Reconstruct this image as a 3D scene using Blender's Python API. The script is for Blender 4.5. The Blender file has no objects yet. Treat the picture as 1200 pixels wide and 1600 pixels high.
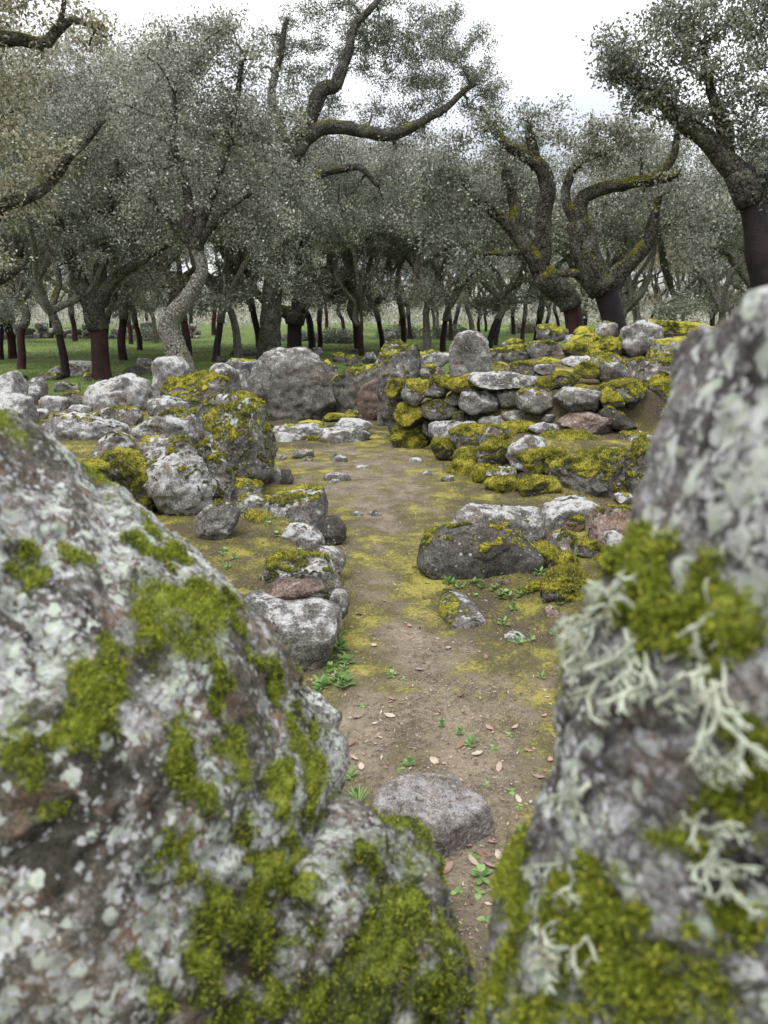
import bpy, math
import numpy as np
from mathutils import Vector
from mathutils.bvhtree import BVHTree

R = math.radians
scene = bpy.context.scene
COL = scene.collection

# ------------------------------------------------------------------ camera
FPX = 1209.0                       # focal length in pixels of the 1200 x 1600 photograph
CAM_H = 1.5
PITCH = math.atan(300.0 / FPX)
cam_d = bpy.data.cameras.new('camera')
cam = bpy.data.objects.new('camera', cam_d)
COL.objects.link(cam)
cam.location = (0, 0, CAM_H)
cam.rotation_euler = (math.pi / 2 - PITCH, 0, 0)
cam_d.sensor_fit = 'VERTICAL'
cam_d.sensor_height = 34.6
cam_d.lens = 34.6 * FPX / 1600.0
cam_d.clip_start = 0.02
cam_d.clip_end = 1500
cam_d.dof.use_dof = True
cam_d.dof.focus_distance = 5.0
cam_d.dof.aperture_fstop = cam_d.lens / 4.3
scene.camera = cam

# ------------------------------------------------------------------ sky and sun
world = bpy.data.worlds.new('World')
scene.world = world
world.use_nodes = True
SUN_EL, SUN_AZ = 62.0, -35.0       # soft light from above, behind the left shoulder
wn, wl = world.node_tree.nodes, world.node_tree.links
wn.clear()
sky = wn.new('ShaderNodeTexSky'); sky.sky_type = 'NISHITA'; sky.sun_disc = False
sky.sun_elevation = R(SUN_EL); sky.sun_rotation = R(180 + SUN_AZ)
b1 = wn.new('ShaderNodeBackground'); b1.inputs['Strength'].default_value = 0.11
wl.new(sky.outputs[0], b1.inputs['Color'])
tc = wn.new('ShaderNodeTexCoord')
cn = wn.new('ShaderNodeTexNoise'); cn.inputs['Scale'].default_value = 2.2
cn.inputs['Detail'].default_value = 5; cn.inputs['Distortion'].default_value = 0.6
wl.new(tc.outputs['Generated'], cn.inputs['Vector'])
cr = wn.new('ShaderNodeValToRGB')
cr.color_ramp.elements[0].position = 0.3; cr.color_ramp.elements[0].color = (0.47, 0.51, 0.61, 1)
cr.color_ramp.elements[1].position = 0.58; cr.color_ramp.elements[1].color = (1.0, 1.0, 1.0, 1)
wl.new(cn.outputs[0], cr.inputs[0])
b2 = wn.new('ShaderNodeBackground'); wl.new(cr.outputs[0], b2.inputs['Color'])
sep = wn.new('ShaderNodeSeparateXYZ'); wl.new(tc.outputs['Generated'], sep.inputs[0])
zc = wn.new('ShaderNodeMath'); zc.operation = 'MAXIMUM'; wl.new(sep.outputs[2], zc.inputs[0]); zc.inputs[1].default_value = 0.0
zs = wn.new('ShaderNodeMath'); zs.operation = 'MULTIPLY_ADD'; wl.new(zc.outputs[0], zs.inputs[0])   # overcast sky: three times brighter overhead than at the horizon
zs.inputs[1].default_value = 1.65; zs.inputs[2].default_value = 0.62
wl.new(zs.outputs[0], b2.inputs['Strength'])
ms = wn.new('ShaderNodeMixShader'); ms.inputs[0].default_value = 0.88
wl.new(b1.outputs[0], ms.inputs[1]); wl.new(b2.outputs[0], ms.inputs[2])
wo = wn.new('ShaderNodeOutputWorld'); wl.new(ms.outputs[0], wo.inputs[0])

sun_d = bpy.data.lights.new('sun', 'SUN'); sun_d.energy = 1.5; sun_d.angle = R(12); sun_d.color = (1, 0.96, 0.9)
sun = bpy.data.objects.new('sun', sun_d); COL.objects.link(sun)
sun.rotation_euler = (R(90 - SUN_EL), 0, R(SUN_AZ)); sun.location = (0, 0, 30)

scene.view_settings.view_transform = 'Standard'
scene.view_settings.look = 'None'
scene.view_settings.exposure = 0.62
scene.view_settings.gamma = 1.0
scene.cycles.use_denoising = True
scene.cycles.max_bounces = 5
scene.cycles.diffuse_bounces = 3
scene.cycles.glossy_bounces = 2
scene.cycles.transmission_bounces = 2
scene.cycles.transparent_max_bounces = 4
scene.cycles.caustics_reflective = False
scene.cycles.caustics_refractive = False

# ------------------------------------------------------------------ numeric helpers
rng = np.random.default_rng(11)
_perm = np.random.default_rng(5).permutation(256)
_perm = np.concatenate([_perm, _perm, _perm])
_g = np.random.default_rng(6).normal(size=(256, 3)); _g /= np.linalg.norm(_g, axis=1)[:, None]

def perlin(p):
    p = np.asarray(p, float)
    i = np.floor(p).astype(np.int64); f = p - i
    i &= 255
    u = f * f * f * (f * (f * 6 - 15) + 10)
    out = 0
    for dx in (0, 1):
        wx = u[:, 0] if dx else 1 - u[:, 0]
        for dy in (0, 1):
            wy = u[:, 1] if dy else 1 - u[:, 1]
            for dz in (0, 1):
                wz = u[:, 2] if dz else 1 - u[:, 2]
                h = _perm[_perm[_perm[(i[:, 0] + dx) & 255] + ((i[:, 1] + dy) & 255)] + ((i[:, 2] + dz) & 255)]
                g = _g[h]
                d = g[:, 0] * (f[:, 0] - dx) + g[:, 1] * (f[:, 1] - dy) + g[:, 2] * (f[:, 2] - dz)
                out = out + wx * wy * wz * d
    return out * 1.5

def fbm(p, octaves=4, gain=0.5, ridged=False):
    a, s, tot = 1.0, 0, 0.0
    p = np.asarray(p, float)
    for o in range(octaves):
        n = perlin(p * 2.03 ** o + 17.3 * o)
        if ridged: n = 1 - 2 * np.abs(n)
        s = s + a * n; tot += a; a *= gain
    return s / tot

def sstep(a, b, x):
    t = np.clip((x - a) / (b - a), 0, 1)
    return t * t * (3 - 2 * t)

def ray(px, py):
    u = (np.asarray(px, float) - 600) / FPX; v = (800 - np.asarray(py, float)) / FPX
    return u, math.cos(PITCH) + v * math.sin(PITCH), -math.sin(PITCH) + v * math.cos(PITCH)

def at(px, py, Y):
    """the point seen at a pixel of the photograph, at distance Y along the ground"""
    dx, dy, dz = ray(px, py)
    t = Y / dy
    return np.stack(np.broadcast_arrays(dx * t, Y + 0 * t, CAM_H + dz * t), -1)

def on_level(px, py, z=0.0):
    dx, dy, dz = ray(px, py)
    t = (CAM_H - z) / -dz
    return float(dx * t), float(dy * t)

def poly_sd(poly, x, y):
    """signed distance to a polygon, positive inside"""
    poly = np.asarray(poly, float)
    d = np.full(x.shape, 1e9); ins = np.zeros(x.shape, bool)
    for k in range(len(poly)):
        a, b = poly[k - 1], poly[k]
        e = b - a; wx, wy = x - a[0], y - a[1]
        t = np.clip((wx * e[0] + wy * e[1]) / (e @ e), 0, 1)
        d = np.minimum(d, np.hypot(wx - e[0] * t, wy - e[1] * t))
        c = ((a[1] > y) != (b[1] > y)) & (x < (b[0] - a[0]) * (y - a[1]) / (b[1] - a[1] + 1e-12) + a[0])
        ins ^= c
    return np.where(ins, d, -d)

# ------------------------------------------------------------------ object helpers
def tag(o, label=None, cat=None, group=None, kind=None):
    if label: o['label'] = label
    if cat: o['category'] = cat
    if group: o['group'] = group
    if kind or label: o['kind'] = kind or 'thing'
    return o

def mesh_from(name, V, F, attrs=None, smooth=True):
    V = np.ascontiguousarray(V, np.float32); F = np.ascontiguousarray(F, np.int32)
    me = bpy.data.meshes.new(name)
    me.vertices.add(len(V)); me.vertices.foreach_set('co', V.ravel())
    k = F.shape[1]
    me.loops.add(F.size); me.loops.foreach_set('vertex_index', F.ravel())
    me.polygons.add(len(F)); me.polygons.foreach_set('loop_start', np.arange(0, F.size, k, dtype=np.int32))
    me.update(calc_edges=True)
    me.polygons.foreach_set('use_smooth', np.full(len(F), bool(smooth)))
    for n, v in (attrs or {}).items():
        a = me.attributes.new(n, 'FLOAT', 'POINT'); a.data.foreach_set('value', np.ascontiguousarray(v, np.float32))
    return me

def link(name, me, mat, parent=None, loc=(0, 0, 0)):
    o = bpy.data.objects.new(name, me); COL.objects.link(o)
    if mat and not me.materials: me.materials.append(mat)
    o.location = loc
    if parent: o.parent = parent
    return o

def empty(name, loc, label=None, cat=None, group=None):
    o = bpy.data.objects.new(name, None); COL.objects.link(o); o.location = loc
    o.empty_display_size = 0.1
    return tag(o, label, cat, group)

def vnormals(V, F):
    a, b, c = V[F[:, 0]], V[F[:, 1]], V[F[:, 2]]
    d = V[F[:, 3]] if F.shape[1] == 4 else c
    n = np.cross(c - a, d - b) if F.shape[1] == 4 else np.cross(b - a, c - a)
    out = np.zeros_like(V)
    for k in range(F.shape[1]):
        for j in range(3):
            out[:, j] += np.bincount(F[:, k], weights=n[:, j], minlength=len(V))
    return out / np.maximum(np.linalg.norm(out, axis=1), 1e-12)[:, None]

# ------------------------------------------------------------------ materials
class NT:
    def __init__(self, name):
        self.m = bpy.data.materials.new(name); self.m.use_nodes = True
        self.t = self.m.node_tree; self.t.nodes.clear()
        self.out = self.t.nodes.new('ShaderNodeOutputMaterial')
        self.bsdf = self.t.nodes.new('ShaderNodeBsdfPrincipled')
        self.t.links.new(self.bsdf.outputs[0], self.out.inputs[0])
        self._vec = None
    def n(self, typ, **kw):
        nd = self.t.nodes.new(typ)
        for k, v in kw.items(): setattr(nd, k, v)
        return nd
    def put(self, sock, v):
        if isinstance(v, bpy.types.NodeSocket): self.t.links.new(v, sock)
        elif isinstance(v, (tuple, list)) and len(v) == 3 and sock.type == 'RGBA': sock.default_value = (*v, 1)
        else: sock.default_value = v
    def vec(self):
        if self._vec is None:
            tc = self.n('ShaderNodeTexCoord'); oi = self.n('ShaderNodeObjectInfo')
            a = self.n('ShaderNodeVectorMath', operation='ADD'); s = self.n('ShaderNodeVectorMath', operation='SCALE')
            cmb = self.n('ShaderNodeCombineXYZ')
            for i in range(3): self.put(cmb.inputs[i], oi.outputs['Random'])
            self.put(s.inputs[0], cmb.outputs[0]); s.inputs['Scale'].default_value = 37.0
            self.put(a.inputs[0], tc.outputs['Object']); self.put(a.inputs[1], s.outputs[0])
            self._vec = a.outputs[0]
        return self._vec
    def noise(self, scale, detail=5, rough=0.55, dist=0.0, vec=None):
        nd = self.n('ShaderNodeTexNoise'); self.put(nd.inputs['Vector'], vec or self.vec())
        nd.inputs['Scale'].default_value = scale; nd.inputs['Detail'].default_value = detail
        nd.inputs['Roughness'].default_value = rough; nd.inputs['Distortion'].default_value = dist
        return nd.outputs[0]
    def voro(self, scale, feature='F1', out=0, rand=1.0):
        nd = self.n('ShaderNodeTexVoronoi', feature=feature); self.put(nd.inputs['Vector'], self.vec())
        nd.inputs['Scale'].default_value = scale; nd.inputs['Randomness'].default_value = rand
        return nd.outputs[out]
    def math(self, op, a, b=0.0, c=None, clamp=False):
        nd = self.n('ShaderNodeMath', operation=op, use_clamp=clamp)
        self.put(nd.inputs[0], a); self.put(nd.inputs[1], b)
        if c is not None: self.put(nd.inputs[2], c)
        return nd.outputs[0]
    def step(self, x, a, b):
        nd = self.n('ShaderNodeMapRange', interpolation_type='SMOOTHSTEP')
        self.put(nd.inputs[0], x); nd.inputs[1].default_value = a; nd.inputs[2].default_value = b
        return nd.outputs[0]
    def remap(self, x, a, b, c, d):
        nd = self.n('ShaderNodeMapRange')
        self.put(nd.inputs[0], x)
        for i, v in enumerate((a, b, c, d)): nd.inputs[1 + i].default_value = v
        return nd.outputs[0]
    def mix(self, f, a, b, blend='MIX'):
        nd = self.n('ShaderNodeMix', data_type='RGBA', blend_type=blend)
        self.put(nd.inputs[0], f); self.put(nd.inputs[6], a); self.put(nd.inputs[7], b)
        return nd.outputs[2]
    def ramp(self, x, stops):
        nd = self.n('ShaderNodeValToRGB'); self.put(nd.inputs[0], x)
        e = nd.color_ramp.elements
        while len(e) < len(stops): e.new(0.5)
        for k, (p, c) in enumerate(stops): e[k].position = p; e[k].color = (*c, 1)
        return nd.outputs[0]
    def attr(self, name):
        nd = self.n('ShaderNodeAttribute'); nd.attribute_name = name
        return nd.outputs['Fac']
    def normal_z(self):
        g = self.n('ShaderNodeNewGeometry'); s = self.n('ShaderNodeSeparateXYZ')
        self.put(s.inputs[0], g.outputs['Normal'])
        return s.outputs[2]
    def island(self):
        return self.n('ShaderNodeNewGeometry').outputs['Random Per Island']
    def bump(self, h, strength, dist):
        nd = self.n('ShaderNodeBump'); nd.inputs['Strength'].default_value = strength; nd.inputs['Distance'].default_value = dist
        self.put(nd.inputs['Height'], h); self.put(self.bsdf.inputs['Normal'], nd.outputs[0])
    def done(self, color, rough=0.9, spec=0.25):
        self.put(self.bsdf.inputs['Base Color'], color); self.put(self.bsdf.inputs['Roughness'], rough)
        self.put(self.bsdf.inputs['Specular IOR Level'], spec)
        return self.m

def moss_colour(t, scale=9.0, bright=1.0, deep=0.0, thick=None, green=0.0):
    n1 = t.noise(scale, 4); n2 = t.noise(scale * 9, 3, 0.7)
    n0 = t.noise(scale * 0.36, 3)
    m = t.math('ADD', t.math('ADD', t.math('MULTIPLY', t.math('SUBTRACT', n1, 0.5), 0.6), t.math('MULTIPLY', t.math('SUBTRACT', n2, 0.5), 0.6)), t.math('MULTIPLY', t.math('SUBTRACT', n0, 0.5), 0.5))
    m = t.math('ADD', m, 0.485)
    if thick is not None: m = t.math('ADD', m, t.math('MULTIPLY', t.math('SUBTRACT', thick, 0.75), 0.22))
    b = bright; g = bright * (1 - green)
    return t.ramp(t.math('ADD', m, -deep), [(0.30, (0.018, 0.016, 0.007)), (0.40, (0.050 * g, 0.053 * b, 0.012 * b)), (0.47, (0.115 * g, 0.122 * b, 0.019 * b)),
                      (0.54, (0.30 * g, 0.285 * b, 0.030 * b)), (0.64, (0.52 * g, 0.465 * b, 0.08 * b))])

def rock_material(name, lo, hi, k=1.0, lichen=0.5, mint=0.0, moss_bright=1.0, lichen_col=(0.45, 0.455, 0.445), brown=0.35, moss_deep=0.0, moss_soft=0.0):
    """weathered granite: k scales the pattern, lichen = how far the pale crust spreads"""
    t = NT(name)
    big = t.noise(2.6 * k, 6, 0.6, 0.4); mid = t.noise(11 * k, 8, 0.66); fine = t.noise(70 * k, 5, 0.75)
    nz = t.normal_z()
    c = t.mix(t.step(t.math('ADD', t.math('MULTIPLY', big, .55), t.math('MULTIPLY', mid, .45)), 0.36, 0.64), lo, hi)
    c = t.mix(t.math('MULTIPLY', t.step(t.noise(5.2 * k, 5), 0.48, 0.70), brown), c, (0.20, 0.135, 0.095))
    # crystals of the granite
    sp = t.voro(150 * k, 'F1', 1)
    bw = t.n('ShaderNodeRGBToBW'); t.put(bw.inputs[0], sp)
    c = t.mix(0.75, c, t.ramp(bw.outputs[0], [(0.15, (0.45, 0.42, 0.42)), (0.5, (1.0, 0.98, 0.96)), (0.85, (1.55, 1.5, 1.48))]), 'MULTIPLY')
    c = t.mix(0.7, c, t.ramp(fine, [(0.33, (0.22, 0.21, 0.20)), (0.5, (1, 1, 1)), (0.66, (1.7, 1.7, 1.7))]), 'MULTIPLY')
    # pale crust lichen, mostly on faces that look up
    lf = t.math('ADD', t.math('ADD', t.math('MULTIPLY', mid, 0.75), t.math('MULTIPLY', big, 0.35)), t.math('MULTIPLY', nz, 0.17))
    lf = t.math('ADD', lf, t.math('MULTIPLY', t.noise(42 * k, 3), 0.14))
    th = 0.92 - 0.32 * lichen
    lm = t.step(lf, th - 0.035, th + 0.035)
    lcol = t.mix(t.step(t.noise(60 * k, 4, 0.7), 0.38, 0.62), tuple(0.62 * v for v in lichen_col), tuple(1.1 * v for v in lichen_col))
    brk = t.step(t.math('ADD', t.noise(95 * k, 4, 0.75), t.math('MULTIPLY', t.math('SUBTRACT', lf, th), 1.6)), 0.40, 0.56)
    c = t.mix(t.math('MULTIPLY', t.math('MULTIPLY', lm, brk), 0.85), c, lcol)
    if mint:
        zone = t.math('ADD', t.math('MULTIPLY', t.noise(1.1 * k, 4, 0.55, 0.6), 0.75), t.math('MULTIPLY', t.noise(6 * k, 4), 0.25))
        wv = t.n('ShaderNodeVectorMath', operation='ADD'); nd = t.n('ShaderNodeTexNoise'); t.put(nd.inputs['Vector'], t.vec()); nd.inputs['Scale'].default_value = 26 * k; nd.inputs['Detail'].default_value = 3
        sc = t.n('ShaderNodeVectorMath', operation='SCALE'); t.put(sc.inputs[0], nd.outputs[1]); sc.inputs['Scale'].default_value = 0.045 / k
        t.put(wv.inputs[0], t.vec()); t.put(wv.inputs[1], sc.outputs[0])
        for vs, th0, ca, cb in ((15 * k, 0.42, (0.26, 0.285, 0.24), (0.52, 0.575, 0.49)), (34 * k, 0.44, (0.22, 0.22, 0.22), (0.52, 0.53, 0.52))):
            vo = t.n('ShaderNodeTexVoronoi'); t.put(vo.inputs['Vector'], wv.outputs[0]); vo.inputs['Scale'].default_value = vs
            sx = t.n('ShaderNodeSeparateColor'); t.put(sx.inputs[0], vo.outputs['Color'])
            cell = t.step(t.math('ADD', sx.outputs[0], t.math('MULTIPLY', t.math('SUBTRACT', zone, 0.5), -6.5)), th0 * mint + 0.06, th0 * mint)
            edge = t.step(vo.outputs['Distance'], 0.62, 0.45)
            c = t.mix(t.math('MULTIPLY', t.math('MULTIPLY', cell, edge), 0.9), c, t.mix(sx.outputs[1], ca, cb))
    # small round lichen spots and black crust
    v = t.voro(19 * k, 'F1', 0)
    c = t.mix(t.math('MULTIPLY', t.step(t.math('ADD', v, t.math('MULTIPLY', mid, 0.35)), 0.36, 0.30), 0.6), c, lichen_col)
    dk = t.step(t.math('ADD', t.noise(15 * k, 6, 0.65), t.math('MULTIPLY', t.noise(70 * k, 3), 0.25)), 0.70, 0.76)
    c = t.mix(t.math('MULTIPLY', dk, 0.8), c, (0.045, 0.04, 0.03))
    # moss
    mo = t.math('ADD', t.attr('moss'), t.math('MULTIPLY', t.math('SUBTRACT', t.noise(48 * k, 4, 0.7), 0.5), 0.75))
    mf = t.step(mo, 0.40 - moss_soft, 0.56 + moss_soft)
    c = t.mix(mf, c, moss_colour(t, 7.0 * k, moss_bright, moss_deep, t.attr('moss'), 0.2 if moss_soft else 0.0))
    h = t.math('ADD', t.math('MULTIPLY', mid, 0.5), t.math('ADD', t.math('MULTIPLY', fine, 0.25), t.math('MULTIPLY', t.noise(230 * k, 2), 0.12)))
    h = t.math('ADD', h, t.math('MULTIPLY', t.math('MULTIPLY', mf, t.noise(120 * k, 3, 0.8)), 0.9))
    t.bump(h, 1.0, 0.032 / k)
    return t.done(c, 0.92, 0.2)

ROCK = {
    'grey': rock_material('granite_grey', (0.075, 0.070, 0.066), (0.23, 0.225, 0.215), lichen=0.60),
    'dark': rock_material('granite_dark', (0.030, 0.028, 0.024), (0.11, 0.105, 0.095), lichen=0.22, brown=0.15),
    'pink': rock_material('granite_pink', (0.10, 0.074, 0.062), (0.22, 0.172, 0.15), lichen=0.22, brown=0.6),
    'pale': rock_material('granite_pale', (0.12, 0.115, 0.11), (0.31, 0.31, 0.30), lichen=0.66),
    'slab': rock_material('granite_slab', (0.072, 0.068, 0.062), (0.21, 0.205, 0.192), lichen=0.46, brown=0.3),
}
FG_ROCK = rock_material('granite_close_brown', (0.035, 0.031, 0.025), (0.20, 0.186, 0.162), k=4.2, lichen=0.44, mint=0.95, brown=0.8,
                        lichen_col=(0.36, 0.365, 0.37), moss_bright=0.95, moss_soft=0.16)
FG_PILLAR = rock_material('granite_close_grey', (0.033, 0.031, 0.029), (0.21, 0.205, 0.205), k=3.8, lichen=0.55, mint=0.95, brown=0.3,
                          lichen_col=(0.35, 0.352, 0.375), moss_bright=0.85, moss_soft=0.16)
FG_MOSSY = rock_material('granite_close_mossy', (0.05, 0.042, 0.04), (0.22, 0.20, 0.185), k=4.0, lichen=0.22, mint=0.35, brown=0.4, moss_bright=0.95, moss_deep=0.02, moss_soft=0.16)

def bark_material(name, lo, hi, moss=0.5, lich=0.5):
    t = NT(name)
    n1 = t.noise(3.5, 6, 0.6); n2 = t.noise(22, 6, 0.65); v = t.voro(16, 'DISTANCE_TO_EDGE', 0)
    c = t.mix(t.step(n2, 0.36, 0.62), lo, hi)
    c = t.mix(t.math('MULTIPLY', t.step(n1, 0.50, 0.62), lich), c, (0.24, 0.25, 0.205))      # grey-green lichen
    f = t.math('ADD', t.noise(2.3, 5), t.math('MULTIPLY', t.normal_z(), 0.22))
    c = t.mix(t.step(f, 0.72 - 0.16 * moss, 0.82 - 0.16 * moss), c, t.ramp(n2, [(0.3, (0.05, 0.055, 0.012)), (0.7, (0.27, 0.26, 0.03))]))
    t.bump(t.math('ADD', t.math('MULTIPLY', n2, 0.7), t.step(v, 0.0, 0.12)), 1.0, 0.08)
    return t.done(c, 0.95, 0.15)

BARK = bark_material('cork_bark', (0.022, 0.019, 0.016), (0.125, 0.118, 0.10), 0.35, 0.4)
BARK_WOOD = bark_material('cork_bark_grey', (0.075, 0.068, 0.058), (0.33, 0.31, 0.265), 0.4, 0.6)  # cork bark lightened to paint in skylight missing under the crowns
BARK_PALE = bark_material('cork_bark_lichened', (0.09, 0.08, 0.068), (0.36, 0.34, 0.29), 0.35, 0.75)
BARK_MOSSY = bark_material('cork_bark_mossy', (0.022, 0.019, 0.015), (0.12, 0.115, 0.092), 0.9, 0.4)

def stripped_material(name, lo, hi):
    t = NT(name)
    c = t.mix(t.step(t.noise(5, 6, 0.6), 0.35, 0.65), lo, hi)
    c = t.mix(t.math('MULTIPLY', t.step(t.noise(30, 4), 0.5, 0.7), 0.5), c, (0.012, 0.008, 0.009))
    t.bump(t.noise(40, 5), 0.6, 0.02)
    return t.done(c, 0.72, 0.35)

STRIP_RED = stripped_material('stripped_trunk_red', (0.012, 0.0035, 0.0035), (0.046, 0.011, 0.009))
STRIP_DARK = stripped_material('stripped_trunk_dark', (0.005, 0.0035, 0.006), (0.018, 0.008, 0.011))

def leaf_material(name, cols, trans=0.25, rough=0.42, spec=0.6):
    t = NT(name)
    c = t.ramp(t.island(), cols)
    t.done(c, rough, spec)
    tr = t.n('ShaderNodeBsdfTranslucent'); t.put(tr.inputs[0], c)
    mx = t.n('ShaderNodeMixShader'); mx.inputs[0].default_value = trans
    t.put(mx.inputs[1], t.bsdf.outputs[0]); t.put(mx.inputs[2], tr.outputs[0]); t.put(t.out.inputs[0], mx.outputs[0])
    return t.m

OAK_LEAF = leaf_material('oak_leaf', [(0.0, (0.084, 0.091, 0.061)), (0.35, (0.184, 0.191, 0.139)), (0.7, (0.334, 0.339, 0.267)), (1.0, (0.539, 0.539, 0.479))], 0.35, 0.34, 0.9)
OAK_LEAF_WARM = leaf_material('oak_leaf_warm', [(0.0, (0.111, 0.098, 0.058)), (0.4, (0.256, 0.231, 0.147)), (0.75, (0.423, 0.390, 0.273)), (1.0, (0.539, 0.539, 0.434))], 0.35, 0.34, 0.9)
OAK_LEAF_DARK = leaf_material('oak_leaf_dark', [(0.0, (0.067, 0.078, 0.056)), (0.4, (0.139, 0.156, 0.111)), (0.8, (0.256, 0.273, 0.206)), (1.0, (0.468, 0.479, 0.395))], 0.35, 0.34, 0.9)
THICKET = leaf_material('bare_thicket', [(0.0, (0.16, 0.15, 0.12)), (0.5, (0.32, 0.30, 0.25)), (1.0, (0.50, 0.475, 0.41))], 0.2, 0.6, 0.3)
GRASS = leaf_material('grass_blade', [(0.0, (0.07, 0.115, 0.028)), (0.6, (0.15, 0.23, 0.055)), (1.0, (0.28, 0.35, 0.11))], 0.3, 0.6, 0.3)
WEED = leaf_material('weed_leaf', [(0.0, (0.06, 0.13, 0.025)), (0.6, (0.13, 0.24, 0.05)), (1.0, (0.24, 0.36, 0.12))], 0.3, 0.45, 0.5)
DEAD = leaf_material('dead_leaf', [(0.0, (0.09, 0.05, 0.03)), (0.4, (0.20, 0.13, 0.09)), (0.75, (0.32, 0.24, 0.19)), (1.0, (0.42, 0.36, 0.29))], 0.1, 0.6, 0.35)
MOSS_FUZZ = leaf_material('moss_strand', [(0.0, (0.040, 0.056, 0.008)), (0.4, (0.145, 0.18, 0.017)), (0.75, (0.35, 0.39, 0.04)), (1.0, (0.56, 0.57, 0.09))], 0.3, 0.7, 0.2)
MOSS_FUZZ_LIGHT = leaf_material('moss_strand_yellow', [(0.0, (0.035, 0.032, 0.008)), (0.45, (0.135, 0.125, 0.017)), (0.8, (0.34, 0.30, 0.033)), (1.0, (0.55, 0.48, 0.08))], 0.3, 0.7, 0.2)

def lichen_material():
    t = NT('branching_lichen')
    c = t.mix(t.step(t.noise(40, 4), 0.35, 0.65), (0.24, 0.26, 0.20), (0.50, 0.55, 0.445))
    c = t.mix(t.math('MULTIPLY', t.step(t.noise(18, 3), 0.5, 0.7), 0.5), c, (0.40, 0.365, 0.28))
    return t.done(c, 0.8, 0.2)
LICHEN = lichen_material()

# ------------------------------------------------------------------ terrain
def G(*pts): return [on_level(*p) for p in pts]

PATH_POLY = G((575, 672), (630, 700), (690, 725), (700, 790), (660, 850), (640, 915), (690, 965), (800, 1010), (900, 1060), (960, 1250), (980, 1500),
              (380, 1500), (470, 1090), (542, 965), (548, 880), (520, 815), (440, 768), (425, 700), (500, 700))
BANK_R1 = [(0.62, 9.6), (0.68, 8.7), (0.86, 7.8), (1.15, 7.15), (1.6, 6.85), (2.3, 6.75), (8, 6.4), (8, 14), (0.7, 14)]
BANK_R2 = [(0.30, 9.5), (0.7, 9.2), (1.15, 8.85), (1.9, 8.35), (2.8, 8.2), (8, 7.6), (8, 15), (1.2, 14.6), (0.35, 12.6), (0.25, 10.8)]
BANK_R3 = [(1.5, 12.3), (2.6, 11.7), (8, 11), (8, 15.5), (2.0, 15.5)]
BANK_L1 = [(-0.38, 3.0), (-0.28, 3.8), (-0.33, 4.6), (-0.42, 5.2), (-0.70, 5.75), (-1.25, 6.05), (-1.55, 6.7), (-1.5, 7.6), (-1.45, 9.2), (-1.7, 11.6), (-2.2, 12.6), (-9, 13), (-9, 1.2), (-0.8, 1.2)]
BANK_L2 = [(-2.7, 4.9), (-1.85, 5.55), (-1.65, 6.2), (-1.45, 7.0), (-1.5, 8.3), (-1.75, 9.3), (-2.4, 10.6), (-9, 11.2), (-9, 4.2), (-3.4, 4.8)]
BANK_T0 = G((665, 900), (700, 800), (850, 800), (1000, 800), (1100, 900), (960, 1000), (850, 985), (780, 940))

def height(x, y, fine=True):
    x = np.asarray(x, float); y = np.asarray(y, float)
    z = 0.34 * sstep(0.0, 0.6, poly_sd(BANK_R1, x, y))
    z = z + 0.42 * sstep(0.0, 0.26, poly_sd(BANK_R2, x, y)) + 0.16 * sstep(0.5, 2.6, poly_sd(BANK_R2, x, y))
    z = z + 0.12 * sstep(0.0, 0.8, poly_sd(BANK_R3, x, y))
    z = z + 0.16 * sstep(0.02, 0.30, poly_sd(BANK_L1, x, y))
    z = z + 0.28 * sstep(0.0, 0.45, poly_sd(BANK_L2, x, y))
    z = z + 0.07 * sstep(0.0, 0.3, poly_sd(BANK_T0, x, y))
    far = sstep(14, 22, y)
    z = z + far * (0.019 * np.clip(y - 15, 0, 55))
    p3 = np.stack([x, y, 0 * x], -1)
    z = z + 0.10 * far * fbm(p3 * 0.25, 2)
    pth = sstep(-0.15, 0.1, poly_sd(PATH_POLY, x, y))
    amp = 0.055 * (1 - pth) + 0.012 * pth
    amp = amp * (1 - 0.4 * far)
    z = z + amp * fbm(p3 * 1.7 + 3.1, 3)
    if fine:
        z = z + (0.016 * (1 - pth) + 0.006 * pth) * fbm(p3 * 9.0, 3)
    return z

def h1(x, y): return float(height(np.array([x]), np.array([y]))[0])

def ground_hit(px, py):
    dx, dy, dz = (float(v) for v in ray(px, py))
    ts = np.geomspace(1.2, 150, 900)
    zz = CAM_H + dz * ts - height(dx * ts, dy * ts, False)
    k = np.argmax(zz < 0)
    if zz[k] >= 0: k = len(ts) - 1
    t = ts[k]
    return dx * t, dy * t

def grow(a, b, s, f):
    out = [a]
    while abs(out[-1] - a) < abs(b - a): out.append(out[-1] + s); s *= f
    return out[1:]

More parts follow.
